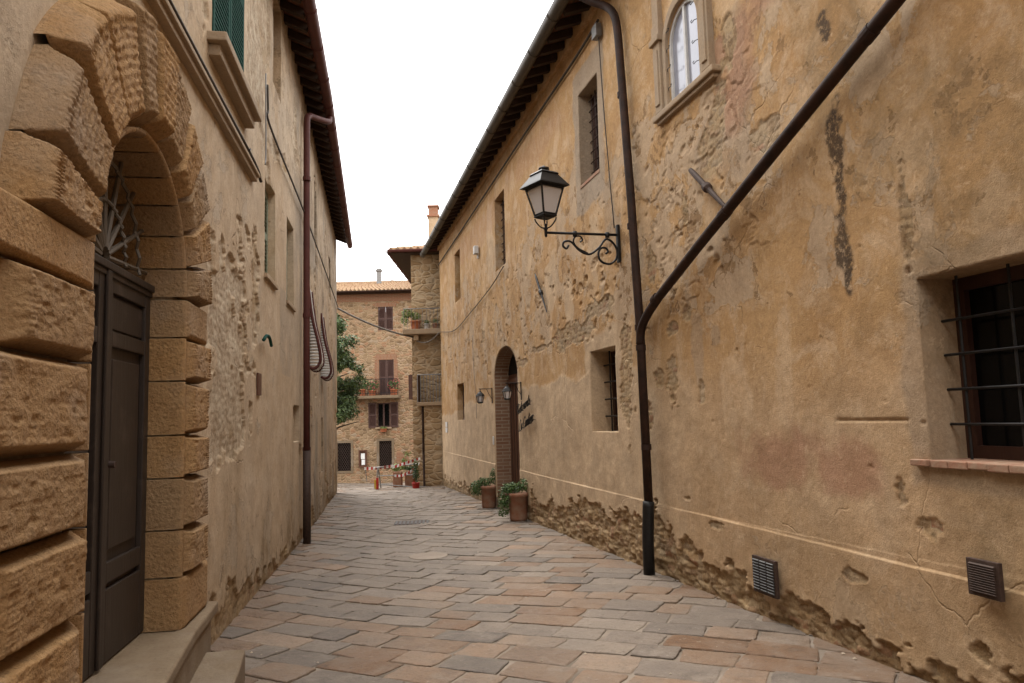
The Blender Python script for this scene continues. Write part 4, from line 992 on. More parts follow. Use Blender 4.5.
def kroof(name, s0, sk, s1, z_e, o_e, z_r, o_r, th, mat):
    a = [LF.pt(s0, z_e, o_e), LF.pt(sk, z_e, o_e), LF.pt(s1, z_e, o_e), LF.pt(s1, z_r, o_r), LF.pt(sk, z_r, o_r), LF.pt(s0, z_r, o_r)]
    mb = MB(); up = Vector((0, 0, th)); vs = a + [p + up for p in a]
    mb.add(vs, [(0, 1, 4, 5), (1, 2, 3, 4), (6, 7, 10, 11), (7, 8, 9, 10), (0, 1, 7, 6), (1, 2, 8, 7), (2, 3, 9, 8), (3, 4, 10, 9), (4, 5, 11, 10), (5, 0, 6, 11)])
    return mb.build(name, mat, LB)
kroof('roof', -26, 4.6, 14.9, 6.80, 0.32, 8.4, -4.5, 0.05, M['tile'])
sf = kroof('soffit', -26, 4.6, 14.88, 6.77, 0.32, 7.0, -0.25, 0.025, M['soffit'])
set_uv(sf, lambda co, n: (co.y, co.x))
s = -6.0; raf = {}
while s < 14.7:
    kk = s > 4.6
    if kk not in raf:
        u, w = LF.axes(s); A, B = LF.pt(s, 6.77 - .05, 0.30), LF.pt(s, 6.97 - .05, -0.2); dv = B - A; ln = dv.length; dv.normalize()
        mb = MB(); mb.box((A + B) / 2 - LF.pt(s, 0, 0), (0.085, ln, 0.095), u, dv, Vector(u).cross(dv).normalized()); r_ = mb.build('rafter', M['rafter'], LB); raf[kk] = r_
    else:
        r_ = raf[kk].copy(); COL.objects.link(r_)
    r_.location = LF.pt(s, 0, 0); s += 0.36
gutter(LF, -26, 14.95, 6.80, 6.70, 0.375, 0.075, M['pipe_l'], LB)
pp = smooth_path([LF.pt(5.35, 6.64, 0.375), LF.pt(5.25, 6.53, 0.36), LF.pt(4.85, 6.42, 0.20), LF.pt(4.60, 6.34, 0.10), LF.pt(4.52, 6.15, 0.085), LF.pt(4.50, 5.6, 0.085)], 7) + [LF.pt(4.47, 3.0, 0.085), LF.pt(4.45, 1.18, 0.09)]
dp = MB().tube(pp, 0.048, 14).build('downpipe', M['pipe_l'], LB, smooth=True)
for z in (5.3, 3.2, 1.22): MB().tube([LF.pt(4.47, z - .03, 0.087), LF.pt(4.47, z + .03, 0.087)], 0.058, 14).build('pipe_collar', M['pipe_l'], dp)
MB().tube([LF.pt(4.45, 1.20, 0.09), LF.pt(4.45, -0.2, 0.092)], 0.056, 14).build('cast_iron_foot', M['rust'], LB, smooth=True)

# ---- portal: one mesh per dressed stone
PC, PR0, PR1, PZ = -2.965, 0.70, 1.34, 2.36
PORTAL = bpy.data.objects.new('portal', None); COL.objects.link(PORTAL); PORTAL.parent = LB
def dressed(fmap, nv, seed, cush, smooth_face=False, u1=1.0, m=None, tool=1.0, peck=0):
    """fmap(u, v) -> (s, z); u 0..1 from the opening outwards, v 0..1 along the course. Profile: reveal, arris, bossed face, flank."""
    if m is None: m = M['tuff']
    U = []; teeth = 15 + seed % 4                           # (u, o, kind)
    for o in (-0.42, -0.25, -0.10, 0.02): U.append((0.0, o, 0))
    U += [(0.0, 0.075, 0), (0.008, 0.09, 1), (0.025, 0.095, 1), (0.045, 0.095, 1)]
    nc = 56 if peck else 40
    for k in range(nc + 1): U.append((0.055 + (u1 - 0.055) * k / nc, None, 2))
    U.append((u1, -0.06, 3))
    vs_v = [0.0] + [0.006 + 0.988 * k / nv for k in range(nv + 1)] + [1.0]
    rows = []
    for j, v in enumerate(vs_v):
        end = j in (0, len(vs_v) - 1); row = []
        for (u, o, kind) in U:
            s_, z_ = fmap(u, min(max(v, 0.006), 0.994))
            if kind == 2:
                a = (u - 0.055) / (u1 - 0.055)
                if smooth_face:
                    e = min(min(v, 1 - v) * 9, (1 - a) * 8, a * 9 + 0.3, 1); o = 0.095 + 0.02 * (1 - (1 - e) ** 2)
                    o += 0.004 * float(fbm(s_ * 9, z_ * 9, seed, 4))
                else:
                    q1 = min(1.0, min(v, 1 - v) / 0.105); q2 = min(1.0, min(a / 0.13, (1 - a) / 0.10)); prof = min(q1, q2)
                    prof = 0.955 * (0.45 * prof + 0.55 * prof * prof * (3 - 2 * prof))
                    o = 0.048 + (cush + 0.047) * prof
                    lo = float(fbm(s_ * 6, z_ * 6, seed, 3, 0.5)); hi = float(fbm(s_ * 17, z_ * 17, seed + 3, 4, 0.72)); pk = float(vnoise(s_ * 34, z_ * 34, seed + 8))
                    rough = 0.007 * lo + 0.007 * hi - 0.010 * max(0.0, pk - 0.62) / 0.38
                    # a band of chisel strokes beside the outer margin
                    tooth = math.exp(-((a - 0.84) / 0.05) ** 2) + 0.4 * math.exp(-((a - 0.15) / 0.04) ** 2)
                    if peck: rough += 0.0034 * math.sin(2 * math.pi * a * peck + 1.6 * float(vnoise(v * 7, a * 9, seed))) * min(1.0, 4 * float(vnoise(v * 22, a * 16, seed + 2)))
                    o += rough * prof + 0.0042 * tool * tooth * prof * math.sin(v * 2 * math.pi * teeth + 1.5 * float(vnoise(v * 9, a * 4, seed)))
            if end: o = 0.042 if kind in (1, 2) else (-0.06 if kind else o)
            row.append((s_, z_, o, kind, end, v))
        rows.append(row)
    n = len(U); V = []
    for row in rows:
        for (s_, z_, o, kind, end, v) in row: V.append(LF.pt(s_, z_, o))
    F_ = [(j * n + i, j * n + i + 1, (j + 1) * n + i + 1, (j + 1) * n + i) for j in range(len(rows) - 1) for i in range(n - 1)]
    mb = MB().add(V, F_)
    return mb.build('portal_stone', m, PORTAL, smooth=True)
rng2 = random.Random(21)
rrows = [0.43, 0.73, 1.00, 1.30, 1.55, 1.87, 2.13, 2.36]
lrows = [-0.05, 0.30, 0.58, 0.88, 1.21, 1.51, 1.87, 2.17, 2.37]
def pier(sgn, z0, z1, length, seed, cush, flat, tool=1.0):
    s0 = PC + sgn * PR0
    return dressed(lambda u, v: (s0 + sgn * length * u, z0 + 0.004 + (z1 - z0 - 0.008) * v), 64, seed, cush, flat, tool=tool)
for i in range(len(rrows) - 1):
    base_, imp = i == 0, i == len(rrows) - 2
    pier(1, rrows[i], rrows[i + 1], 0.60 if base_ else (0.52 if i % 2 else 0.49), 300 + i, 0.045, base_ or imp)
for i in range(len(lrows) - 1):
    base_, imp = i == 0, i == len(lrows) - 2
    pier(-1, lrows[i], lrows[i + 1], [1.0, 0.85, 1.0, 0.82, 1.0, 0.98, 0.74, 1.05][i], 330 + i, 0.05, base_ or imp, 0.35)
# voussoirs, from the right springing over the crown to the left
edges = [0, 14, 30, 46, 62, 80, 97, 110, 131, 148, 168, 180]
for i in range(len(edges) - 1):
    a0, a1 = R(edges[i]), R(edges[i + 1]); ln = [0.50, 0.51, 0.56, 0.53, 0.60, 0.60, 0.64, 0.60, 0.61, 0.58, 0.60][i]
    def fm(u, v, a0=a0, a1=a1, ln=ln):
        a = a0 + 0.006 + (a1 - a0 - 0.012) * v; r = PR0 + ln * u
        return PC + r * math.cos(a), PZ + 0.012 + r * math.sin(a)
    dressed(fm, 64, 360 + i, [0.055, 0.06, 0.06, 0.07, 0.06, 0.085, 0.07, 0.06, 0.075, 0.065, 0.06][i], False, 1.0, peck=int(ln / 0.042))

# ---- door leaves set in the portal
DO = -0.118
DOOR = bpy.data.objects.new('door', None); COL.objects.link(DOOR); DOOR.parent = PORTAL
def leaf(s0, s1):
    z0, z1 = 0.445, 2.40; st = 0.085
    mb = MB(); LF.box(mb, s0, s1, z0, z1, DO - .05, DO - 0.02)
    for a, b in ((s0, s0 + st), (s1 - st, s1)): LF.box(mb, a, b, z0, z1, DO - .02, DO + .012)
    for a, b in ((z0, 0.80), (0.83, 0.93), (2.02, 2.10), (2.30, z1)): LF.box(mb, s0 + st, s1 - st, a, b, DO - .02, DO + .010)
    LF.box(mb, s0 + st + .05, s1 - st - .05, 0.99, 1.96, DO - .02, DO - .002)
    LF.box(mb, s0 + st, s1 - st, 2.115, 2.285, DO - .02, DO - .006)
    return mb.build('door_leaf', M['door'], DOOR, bevel=0.006)
leaf(PC - 0.705, PC - 0.012); leaf(PC + 0.012, PC + 0.705)
mb = MB(); LF.box(mb, PC - 0.03, PC + 0.03, 0.45, 2.40, DO + .012, DO + .03); mb.build('astragal', M['door'], DOOR, bevel=0.008)
mb = MB(); LF.box(mb, PC - 0.71, PC + 0.71, 2.40, 2.44, DO - .05, DO + .035); LF.box(mb, PC - 0.71, PC + 0.71, 2.37, 2.40, DO - .04, DO + .022); mb.build('transom', M['door'], DOOR, bevel=0.006)
mb = MB(); mb.tube([LF.pt(PC + .07, 1.42, DO + .02), LF.pt(PC + .07, 1.42, DO + .05)], 0.018, 10); mb.build('keyhole', M['rust'], DOOR)
n = 20; ap = [(PC + 0.715 * math.cos(math.pi * k / n), 2.44 + 0.64 * math.sin(math.pi * k / n)) for k in range(n + 1)]
MB().poly([LF.pt(s_, z_, -0.36) for s_, z_ in ap], LF.n.tolist(), 0.02).build('fanlight', M['dark'], DOOR)  # dark panel painted as the unlit room behind the rods
fan = bpy.data.objects.new('fan_grille', None); COL.objects.link(fan); fan.parent = PORTAL
for k in range(9):
    a = R(4 + 21.5 * k); mb = MB()
    mb.tube([LF.pt(PC + r * math.cos(a), 2.47 + r * math.sin(a), DO - .01) for r in (0.05, 0.37, 0.675)], [0.017, 0.014, 0.012], 7); mb.build('fan_rod', M['rodwood'], fan)
for r in (0.28, 0.50):
    mb = MB(); mb.tube([LF.pt(PC + (r + .018 * (k % 2)) * math.cos(math.pi * k / 32), 2.47 + (r + .018 * (k % 2)) * math.sin(math.pi * k / 32), DO + .012 - .02 * (k % 2)) for k in range(33)], 0.010, 6); mb.build('fan_ring', M['rodwood'], fan)

# ---- steps
def slab(pts, z0, z1, name, bev=0.02):
    a = [LF.pt(s_, z0, o_) for s_, o_ in pts]; mb = MB().poly(a, (0, 0, 1), z1 - z0); o = mb.build(name, M['step'], PORTAL, bevel=bev, seg=3)
    return o
slab([(-4.6, -0.3), (-2.27, -0.3), (-2.27, 0.06), (-1.55, 0.06), (-1.55, 0.15), (-2.3, 0.185), (-3.15, 0.265), (-4.6, 0.30)], 0.36, 0.435, 'doorstep', 0.022)
slab([(-4.6, -0.2), (-1.62, -0.2), (-1.62, 0.12), (-3.15, 0.235), (-4.6, 0.27)], -0.1, 0.36, 'step_riser', 0.012)
slab([(-4.6, 0.0), (-1.80, 0.0), (-1.80, 0.37), (-2.2, 0.41), (-2.9, 0.45), (-4.6, 0.60)], -0.15, 0.175, 'doorstep', 0.02)

# ---- windows and fittings on the left wall
def lwin(): 
    e = bpy.data.objects.new('window', None); COL.objects.link(e); e.parent = LB; return e
def shutter(F, s0, s1, z0, z1, o, mat, parent, tilt=0.9, rot=0.0):
    """louvred leaf; rot swings it open about its s0 edge"""
    u, w = F.axes((s0 + s1) / 2); p0 = F.pt(s0, 0, o)
    u2 = u * math.cos(rot) + w * math.sin(rot); w2 = u2.cross(Vector((0, 0, 1))); 
    if w2.dot(w) < 0: w2 = -w2
    L = s1 - s0; mb = MB(); st = 0.055
    P = lambda a, z, oo=0: p0 + u2 * a + Vector((0, 0, z)) + w2 * oo
    for a in (st / 2, L - st / 2): mb.box(P(a, (z0 + z1) / 2), (st, 0.035, z1 - z0), u2, w2)
    zs_ = [z0 + .04, (z0 + z1) / 2, z1 - .04]
    for z in zs_: mb.box(P(L / 2, z), (L - 2 * st, 0.032, 0.08), u2, w2)
    z = z0 + 0.10
    while z < z1 - 0.09:
        if tilt == 0.0:
            if abs(z - zs_[1]) > 0.06: mb.box(P(L / 2, z), (L - 2 * st, 0.030, 0.022), u2, w2)
        elif abs(z - zs_[1]) > 0.06: mb.box(P(L / 2, z), (L - 2 * st, 0.042, 0.010), u2, (w2 + Vector((0, 0, -tilt))).normalized(), (Vector((0, 0, 1)) + w2 * tilt).normalized())
        z += 0.045
    sh = mb.build('shutter', mat, parent)
    bk = MB(); bk.box(P(L / 2, (z0 + z1) / 2, -0.020), (L - 2 * st - .004, 0.004, z1 - z0 - .1), u2, w2); bk.build('gap_backing', M['dark'] if tilt == 0.0 else mat, sh)  # added sheet; near-black on the green leaves to paint the shaded gaps
    return sh
e = lwin()
shutter(LF, -1.27, -0.68, 4.51, 6.38, -0.01, M['green'], e, 0.0); shutter(LF, -0.66, -0.07, 4.51, 6.38, -0.01, M['green'], e, 0.0)
mb = MB(); LF.box(mb, -1.44, 0.12, 4.43, 4.50, -0.1, 0.14); LF.box(mb, -1.38, 0.06, 4.34, 4.43, -0.1, 0.085); mb.build('sill', M['sandstone'], e, bevel=0.012)
e = lwin(); lbx('blind_panel', M['plaster_l'], e, 1.68, 2.33, 5.55, 6.75, -0.125, -0.09)
for (s0, s1, z0, z1) in ((1.20, 1.92, 3.20, 4.28), (2.88, 3.60, 3.18, 4.28)):
    e = lwin(); shutter(LF, s0, (s0 + s1) / 2 - .004, z0, z1, -0.10, M['green_net'], e); shutter(LF, (s0 + s1) / 2 + .004, s1, z0, z1, -0.10, M['green_net'], e)
    lbx('sill', M['sandstone'], e, s0 - .04, s1 + .04, z0 - .05, z0 - .002, -0.1, 0.035, 0.006)
for (s0, s1, z0, z1) in ((6.9, 7.5, 4.9, 6.2), (11.2, 11.9, 4.6, 5.6), (8.6, 9.2, 0.6, 1.7)):
    e = lwin(); casement(LF, s0, s1, z0, z1, -0.14, 0.06, M['wood_far'], M['glass_dark'], e)
lbx('niche_back', M['plaster_l'], LB, 3.62, 4.28, 1.35, 1.85, -0.165, -0.14)
def basket(s0, s1, z0, z1, bulge):
    e = lwin(); casement(LF, s0, s1, z0, z1, -0.19, 0.06, M['wood_far'], M['glass_dark'], e)
    prof = [(0.01, z1 + .05), (0.03, z1 - .15), (0.08, z0 + (z1 - z0) * .55), (0.16, z0 + (z1 - z0) * .25), (bulge, z0 + .06), (bulge * .98, z0 - .06), (bulge * .7, z0 - .15), (0.07, z0 - .165), (0.01, z0 - .13)]
    pr = [(p.y, p.z) for p in smooth_path([(0, a, b) for a, b in prof], 6)]
    g = MB()
    for s_ in (s0 - .03, s1 + .03): g.tube([LF.pt(s_, b, a) for a, b in pr], 0.026, 7)
    gr = g.build('basket_grille', M['pipe_l'], e, smooth=True)
    b_ = MB()
    for k in range(1, 5):
        s_ = s0 - .03 + (s1 - s0 + .06) * k / 5; b_.tube([LF.pt(s_, b, a) for a, b in pr], 0.009, 6)
    for k in range(4, len(pr) - 8, 3): a, b = pr[k]; b_.tube([LF.pt(s0 - .03, b, a), LF.pt(s1 + .03, b, a)], 0.008, 6)
    for z_ in np.arange(z0 - .11, z1 - .05, 0.052):
        a = max(a_ for a_, b in pr if abs(b - z_) < 0.09)
        for s_ in (s0 - .03, s1 + .03): b_.tube([LF.pt(s_, z_, 0.0), LF.pt(s_, z_, a)], 0.017, 5)
    b_.build('grille_bar', M['white'], gr, smooth=True)
basket(5.62, 6.18, 2.65, 3.80, 0.20); basket(8.50, 9.05, 2.65, 3.75, 0.20)
# string moulding with a cable on it, other small fittings
mb = MB(); LF.box(mb, -5.6, 0.40, 3.94, 3.985, -0.02, 0.055); LF.box(mb, -5.6, 0.42, 3.985, 4.02, -0.02, 0.08); mb.build('string_course', M['sandstone'], LB, bevel=0.008)
wall_cable(LF, [(-5.5, 4.045), (-2, 4.04), (0.1, 4.05), (0.5, 3.98)], 0.07, 0.016, M['cable_dark'], LB)
wall_cable(LF, [(1.0, 5.2), (1.05, 4.95), (1.15, 4.82), (3.0, 4.80), (5.0, 4.79), (9.5, 4.82), (14.6, 4.83)], 0.05, 0.012, M['cable_dark'], LB)
wall_cable(LF, [(0.95, 5.3), (0.98, 4.5), (0.94, 4.3)], 0.04, 0.008, M['steel'], LB)
wall_cable(LF, [(-0.35, 4.0), (-0.38, 3.97), (-0.40, 3.98)], 0.12, 0.006, M['iron'], LB, 'bracket')
wall_cable(LF, [(0.78, 2.44), (0.95, 2.50), (1.15, 2.50), (1.28, 2.43)], 0.06, 0.018, M['green'], LB, 'spout')
mb = MB(); LF.box(mb, 0.74, 0.92, 1.89, 2.11, 0.0, 0.02); mb.build('plaque', M['wood_red'], LB, bevel=0.004)

# ------------------------------------------------------------------ roofs laid in half-round tiles
def tiled(name, e0, e1, r0, r1, mat, parent, tile=0.21, row=0.40):
    """courses of half-round tiles between an eave line e0-e1 and a ridge line r0-r1"""
    e0, e1, r0, r1 = map(Vector, (e0, e1, r0, r1)); W_ = (e1 - e0).length; Hh = ((r0 + r1) / 2 - (e0 + e1) / 2).length
    nx = max(2, int(W_ / tile)) * 8; nr = max(1, int(Hh / row)); nrm = (e1 - e0).cross(r0 - e0).normalized()
    if nrm.z < 0: nrm = -nrm
    rg = random.Random(4); V = []; F_ = []; rows = []
    for r_i in range(nr):
        for (tt, lift) in ((r_i / nr, 0.028), ((r_i + 0.995) / nr, 0.0)):
            line = []
            for i in range(nx + 1):
                t = i / nx; p = (e0.lerp(e1, t)).lerp(r0.lerp(r1, t), tt); ph = (i % 8) / 8.0; c = math.sin(ph * 2 * math.pi)
                j = 0.016 * (float(_TAB[(i // 8 * 7 + r_i) & 511, r_i & 511]) - .5)
                line.append(p + nrm * (0.05 * c + lift + j + 0.05)); 
            rows.append(line)
    V = [q for l in rows for q in l]; m = nx + 1
    F_ = [(a * m + i, a * m + i + 1, (a + 1) * m + i + 1, (a + 1) * m + i) for a in range(len(rows) - 1) for i in range(nx)]
    k0 = len(V); V += [q - nrm * (q - e0).dot(nrm) * 1.0 - nrm * 0.02 for q in rows[0]]
    F_ += [(i, i + 1, k0 + i + 1, k0 + i) for i in range(nx)]
    return MB().add(V, F_).build(name, mat, parent, smooth=False)
def fpart(name, mat, parent, x0, x1, y0, y1, z0, z1, bevel=0.0):
    return MB().box(((x0 + x1) / 2, (y0 + y1) / 2, (z0 + z1) / 2), (x1 - x0, y1 - y0, z1 - z0)).build(name, mat, parent, bevel=bevel)
def group_empty(name, parent):
    e = bpy.data.objects.new(name, None); COL.objects.link(e); e.parent = parent; return e
XF = Frame((0, 38, 0), (1, 0, 0), (0, -1, 0))

def holed_front(F, s0, s1, z0, z1, holes, mat, name, parent, depth):
    """plain masonry front with real openings and reveals"""
    ss = sorted({s0, s1} | {v for h in holes for v in h[:2]}); zs_ = sorted({z0, z1} | {v for h in holes for v in h[2:4]})
    mb = MB()
    for i in range(len(ss) - 1):
        for j in range(len(zs_) - 1):
            c = ((ss[i] + ss[i + 1]) / 2, (zs_[j] + zs_[j + 1]) / 2)
            if any(h[0] < c[0] < h[1] and h[2] < c[1] < h[3] for h in holes): continue
            mb.add([F.pt(ss[i], zs_[j]), F.pt(ss[i + 1], zs_[j]), F.pt(ss[i + 1], zs_[j + 1]), F.pt(ss[i], zs_[j + 1])], [(0, 1, 2, 3)])
    for h in holes:
        c = [(h[0], h[2]), (h[1], h[2]), (h[1], h[3]), (h[0], h[3])]
        for k in range(4):
            a, b = c[k], c[(k + 1) % 4]; mb.add([F.pt(*a), F.pt(*b), F.pt(*b, -depth), F.pt(*a, -depth)], [(0, 1, 2, 3)])
    me = bpy.data.meshes.new(name); me.from_pydata([tuple(v) for v in mb.v], [], mb.f)
    bm = bmesh.new(); bm.from_mesh(me); bmesh.ops.remove_doubles(bm, verts=bm.verts, dist=1e-4); bmesh.ops.recalc_face_normals(bm, faces=bm.faces); bm.to_mesh(me); bm.free()
    me.materials.append(mat); return link(name, me, parent)

FH = thing('stone_house', 'rubble stone house closing the street end, with brown shutters and flowered balcony', 'house', (0, 0, 0))
holes = [(-6.81, -6.05, 6.20, 7.41), (-6.78, -6.04, 2.90, 4.69), (-6.91, -6.26, 1.29, 2.51), (-8.92, -8.24, -0.85, 0.55), (-6.82, -6.19, -0.66, 0.60)]
holed_front(XF, -14, 3, -2.0, 8.12, holes, M['rubble_small'], 'wall', FH, 0.18)
fpart('back_wall', M['rubble_small'], FH, -14, 3, 44.5, 44.8, -2, 8.1); fpart('side_wall', M['rubble_small'], FH, -14, -13.7, 38.02, 44.5, -2, 8.1)
XF2 = XF
def ffront(name, mat, parent, s0, s1, z0, z1, o0, o1, bevel=0.0): return XF.box(MB(), s0, s1, z0, z1, o0, o1).build(name, mat, parent, bevel=bevel)
bb = ffront('brick_band', M['brick_red'], FH, -14, 3, 7.70, 8.12, 0.0, 0.02); set_uv(bb, lambda co, n: (co.x, co.z))
ffront('eaves_board', M['rafter'], FH, -14.2, 3.2, 8.08, 8.16, 0.0, 0.42)
tiled('roof', (-14.3, 37.5, 8.16), (3.3, 37.5, 8.16), (-10.0, 42.2, 9.45), (-1.0, 42.2, 9.45), M['tile'], FH)
XG = Frame((0, 37.5, 0), (1, 0, 0), (0, -1, 0)); gutter(XG, -14.2, 3.2, 8.16, 8.16, 0.06, 0.07, M['pipe_r'], FH)
e = group_empty('window', FH)
shutter(XF, -6.81, -6.435, 6.20, 7.41, -0.05, M['wood_far'], e); shutter(XF, -6.425, -6.05, 6.20, 7.41, -0.05, M['wood_far'], e)
for (s0, s1, z0, z1) in ((-6.98, -5.88, 7.41, 7.62), (-6.95, -5.9, 4.69, 4.98)):
    b = ffront('brick_lintel', M['brick_red'], FH, s0, s1, z0, z1, 0.0, 0.02); set_uv(b, lambda co, n: (co.z * 1.0, co.x))
for (s0, s1) in ((-7.0, -6.79), (-6.03, -5.84)):
    b = ffront('brick_jamb', M['brick_red'], FH, s0, s1, 2.95, 4.69, 0.0, 0.018); set_uv(b, lambda co, n: (co.x, co.z))
e = group_empty('balcony_door', FH)
shutter(XF, -6.78, -6.415, 2.92, 4.68, -0.05, M['wood_far'], e); shutter(XF, -6.405, -6.04, 2.92, 4.68, -0.05, M['wood_far'], e)
bal = group_empty('balcony', FH)
ffront('balcony_slab', M['step'], bal, -8.35, -5.70, 2.72, 2.86, 0.02, 0.75, 0.02)
mb = MB()
for z in (3.68, 2.98): mb.tube([XF.pt(-8.3, z, 0.70), XF.pt(-5.75, z, 0.70)], 0.014, 6)
for k in range(20): mb.tube([XF.pt(-8.3 + 2.55 * k / 19, 2.86, 0.70), XF.pt(-8.3 + 2.55 * k / 19, 3.68, 0.70)], 0.008, 5)
mb.build('railing', M['iron'], bal)
e = group_empty('window', FH)
casement(XF, -6.91, -6.26, 1.29, 2.51, -0.14, 0.06, M['wood_far'], M['glass_dark'], e)
shutter(XF, -7.34, -6.93, 1.27, 2.53, 0.03, M['wood_far'], e); shutter(XF, -6.24, -5.84, 1.27, 2.53, 0.03, M['wood_far'], e)
ffront('sill', M['sandstone'], e, -7.0, -6.17, 1.21, 1.285, -0.1, 0.08, 0.01)
for (s0, s1, z0, z1) in holes[3:]:
    e = group_empty('window', FH)
    ffront('pane', M['glass_dark'], e, s0, s1, z0, z1, -0.18, -0.15)
    mb = MB(); n = 6; w_ = (s1 - s0)
    for k in range(-n * 2, n + 1):
        a, b = s0 + w_ * k / n, z0; L_ = []
        for q in (0, 1):
            pts = []
            for t in np.linspace(0, 1, 40):
                x = a + (z1 - z0) * 0.62 * t if q == 0 else s1 - (a - s0) - (z1 - z0) * 0.62 * t
                if s0 <= x <= s1: pts.append(XF.pt(x, z0 + (z1 - z0) * t, -0.06))
            if len(pts) > 1: mb.tube([pts[0], pts[-1]], 0.011, 5)
    mb.build('lattice_grille', M['rust'], e)
    mb = MB()
    for (a, b, c, d) in ((s0 - .12, s0 - .002, z0 - .1, z1 + .12), (s1 + .002, s1 + .12, z0 - .1, z1 + .12), (s0 - .002, s1 + .002, z1 + .002, z1 + .12), (s0 - .002, s1 + .002, z0 - .1, z0 - .002)): XF.box(mb, a, b, c, d, -0.05, 0.025)
    mb.build('stone_frame', M['step'], e)
b = ffront('brick_patch', M['brick_red'], FH, -5.95, -5.35, -0.75, 0.0, 0.0, 0.012); set_uv(b, lambda co, n: (co.x, co.z))
fl = MB(); fl.lathe([(0.14, 8.6), (0.13, 9.75), (0.2, 9.78), (0.2, 9.86)], (-7.2, 40.6, 0), 10); fl.lathe([(0.15, 9.9), (0.02, 10.0)], (-7.2, 40.6, 0), 10); fl.build('flue', M['steel'], FH)
t = thing('roof_aerial', 'thin grey television aerial on a mast above the far tiled roof', 'aerial', (-6.7, 41.5, 9.2))
mb = MB(); mb.tube([(0, 0, -.2), (0, 0, 1.9)], 0.022, 6); mb.build('mast', M['cable'], t)
mb = MB(); mb.tube([(-.75, 0, 1.85), (0.1, 0, 1.88)], 0.016, 5)
for k in range(7): mb.tube([(-.72 + .11 * k, -.25, 1.85), (-.72 + .11 * k, .25, 1.85)], 0.008, 5)
mb.tube([(0, 0, .25), (0.5, 0.1, .18)], 0.014, 5); mb.build('antenna', M['cable'], t)

# ---- narrow stone tower house beyond the plastered one
TX1, TX0, TY = -2.13, -3.10, 23.1
TB = thing('stone_tower_house', 'narrow rubble stone house with deep eaves and two small balconies beyond the ochre house', 'house', (0, 0, 0))
mb = MB(); mb.box(((TX0 + 2.0) / 2, TY + 3.6, 2.6), (2.0 - TX0, 7.2, 8.4)); mb.build('wall', M['rubble'], TB)
zr = 6.80
tiled('roof', (TX0 - .62, TY - .35, zr), (2.2, TY - .35, zr), (TX0 + 2.4, TY + 3.6, zr + 1.1), (0.8, TY + 3.6, zr + 1.1), M['tile'], TB)
tiled('roof', (TX0 - .62, TY + 7.6, zr), (TX0 - .62, TY - .35, zr), (TX0 + 2.4, TY + 3.7, zr + 1.1), (TX0 + 2.4, TY + 3.5, zr + 1.1), M['tile'], TB)
fpart('soffit', M['rafter'], TB, TX0 - .60, 2.2, TY - .33, TY + 7.5, zr - .06, zr - .01)
TGX = Frame((0, TY - .33, 0), (1, 0, 0), (0, -1, 0)); gutter(TGX, TX0 - .66, 1.2, zr + .02, zr + .02, 0.06, 0.065, M['pipe_l'], TB)
TGY = Frame((TX0 - .60, 0, 0), (0, 1, 0), (-1, 0, 0)); gutter(TGY, TY - .38, TY + 7.5, zr + .02, zr + .02, 0.06, 0.065, M['pipe_l'], TB)
ch = group_empty('chimney', TB)
fpart('chimney_stack', M['plaster_l'], ch, -2.72, -2.40, TY + 1.8, TY + 2.2, 7.0, 8.45)
for nm, a in (('chimney_collar', (.05, 8.45, 8.52)), ('chimney_pot', (-.01, 8.52, 8.80)), ('chimney_cap', (.035, 8.80, 8.85))):
    fpart(nm, M['terra'], ch, -2.72 - a[0], -2.40 + a[0], TY + 1.8 - a[0], TY + 2.2 + a[0], a[1], a[2], 0.01)
bal = group_empty('balcony', TB)
fpart('balcony_slab', M['sandstone'], bal, -3.32, TX1 + .1, TY - .45, TY - .003, 4.20, 4.36, 0.02)
fpart('bracket', M['sandstone'], bal, -3.0, -2.85, TY - .35, TY - .003, 4.02, 4.198, 0.02)
mb = MB()
for (a, b) in (((-3.28, TY - .42), (TX1, TY - .42)), ((-3.28, TY - .42), (-3.28, TY))): mb.tube([(a[0], a[1], 4.98), (b[0], b[1], 4.98)], 0.014, 6)
for k in range(11): mb.tube([(-3.28 + 1.15 * k / 10, TY - .42, 4.36), (-3.28 + 1.15 * k / 10, TY - .42, 4.98)], 0.006, 5)
mb.build('railing', M['steel'], bal)
bal = group_empty('balcony', TB)
fpart('balcony_slab', M['sandstone'], bal, -2.92, TX1 + .1, TY - .55, TY - .003, 2.02, 2.13, 0.015)
mb = MB()
for (a, b) in (((-2.88, TY - .5), (TX1, TY - .5)),): mb.tube([(a[0], a[1], 2.95), (b[0], b[1], 2.95)], 0.018, 6)
for k in range(9): mb.tube([(-2.88 + .75 * k / 8, TY - .5, 2.13), (-2.88 + .75 * k / 8, TY - .5, 2.95)], 0.012, 5)
mb.build('railing', M['steel'], bal)
fpart('side_panel', M['wood_far'], bal, -2.90, -2.86, TY - .50, TY - .02, 2.13, 2.97)
fpart('balcony_wall', M['rubble'], TB, -2.70, TX1 + .2, TY - .45, TY + .01, -1.0, 2.018)
MB().tube([(-2.78, TY - .12, 2.0), (-2.78, TY - .10, 0.6), (-2.72, TY - .5, -.35)], 0.035, 8).build('downpipe', M['pipe_r'], TB)
bal = group_empty('balcony', TB)
fpart('balcony_slab', M['sandstone'], bal, TX0 - .62, TX0 - .003, TY + 3.4, TY + 5.6, 2.15, 2.32, 0.015)
mb = MB()
for k in range(7): mb.tube([(TX0 - .58 + .56 * k / 6, TY + 3.45, 2.32), (TX0 - .58 + .56 * k / 6, TY + 3.45, 3.15)], 0.012, 5)
mb.tube([(TX0 - .58, TY + 3.45, 3.15), (TX0, TY + 3.45, 3.15)], 0.018, 5); mb.build('railing', M['iron'], bal)
fpart('side_panel', M['wood_far'], bal, TX0 - .60, TX0 - .34, TY + 3.43, TY + 3.47, 2.32, 3.2)

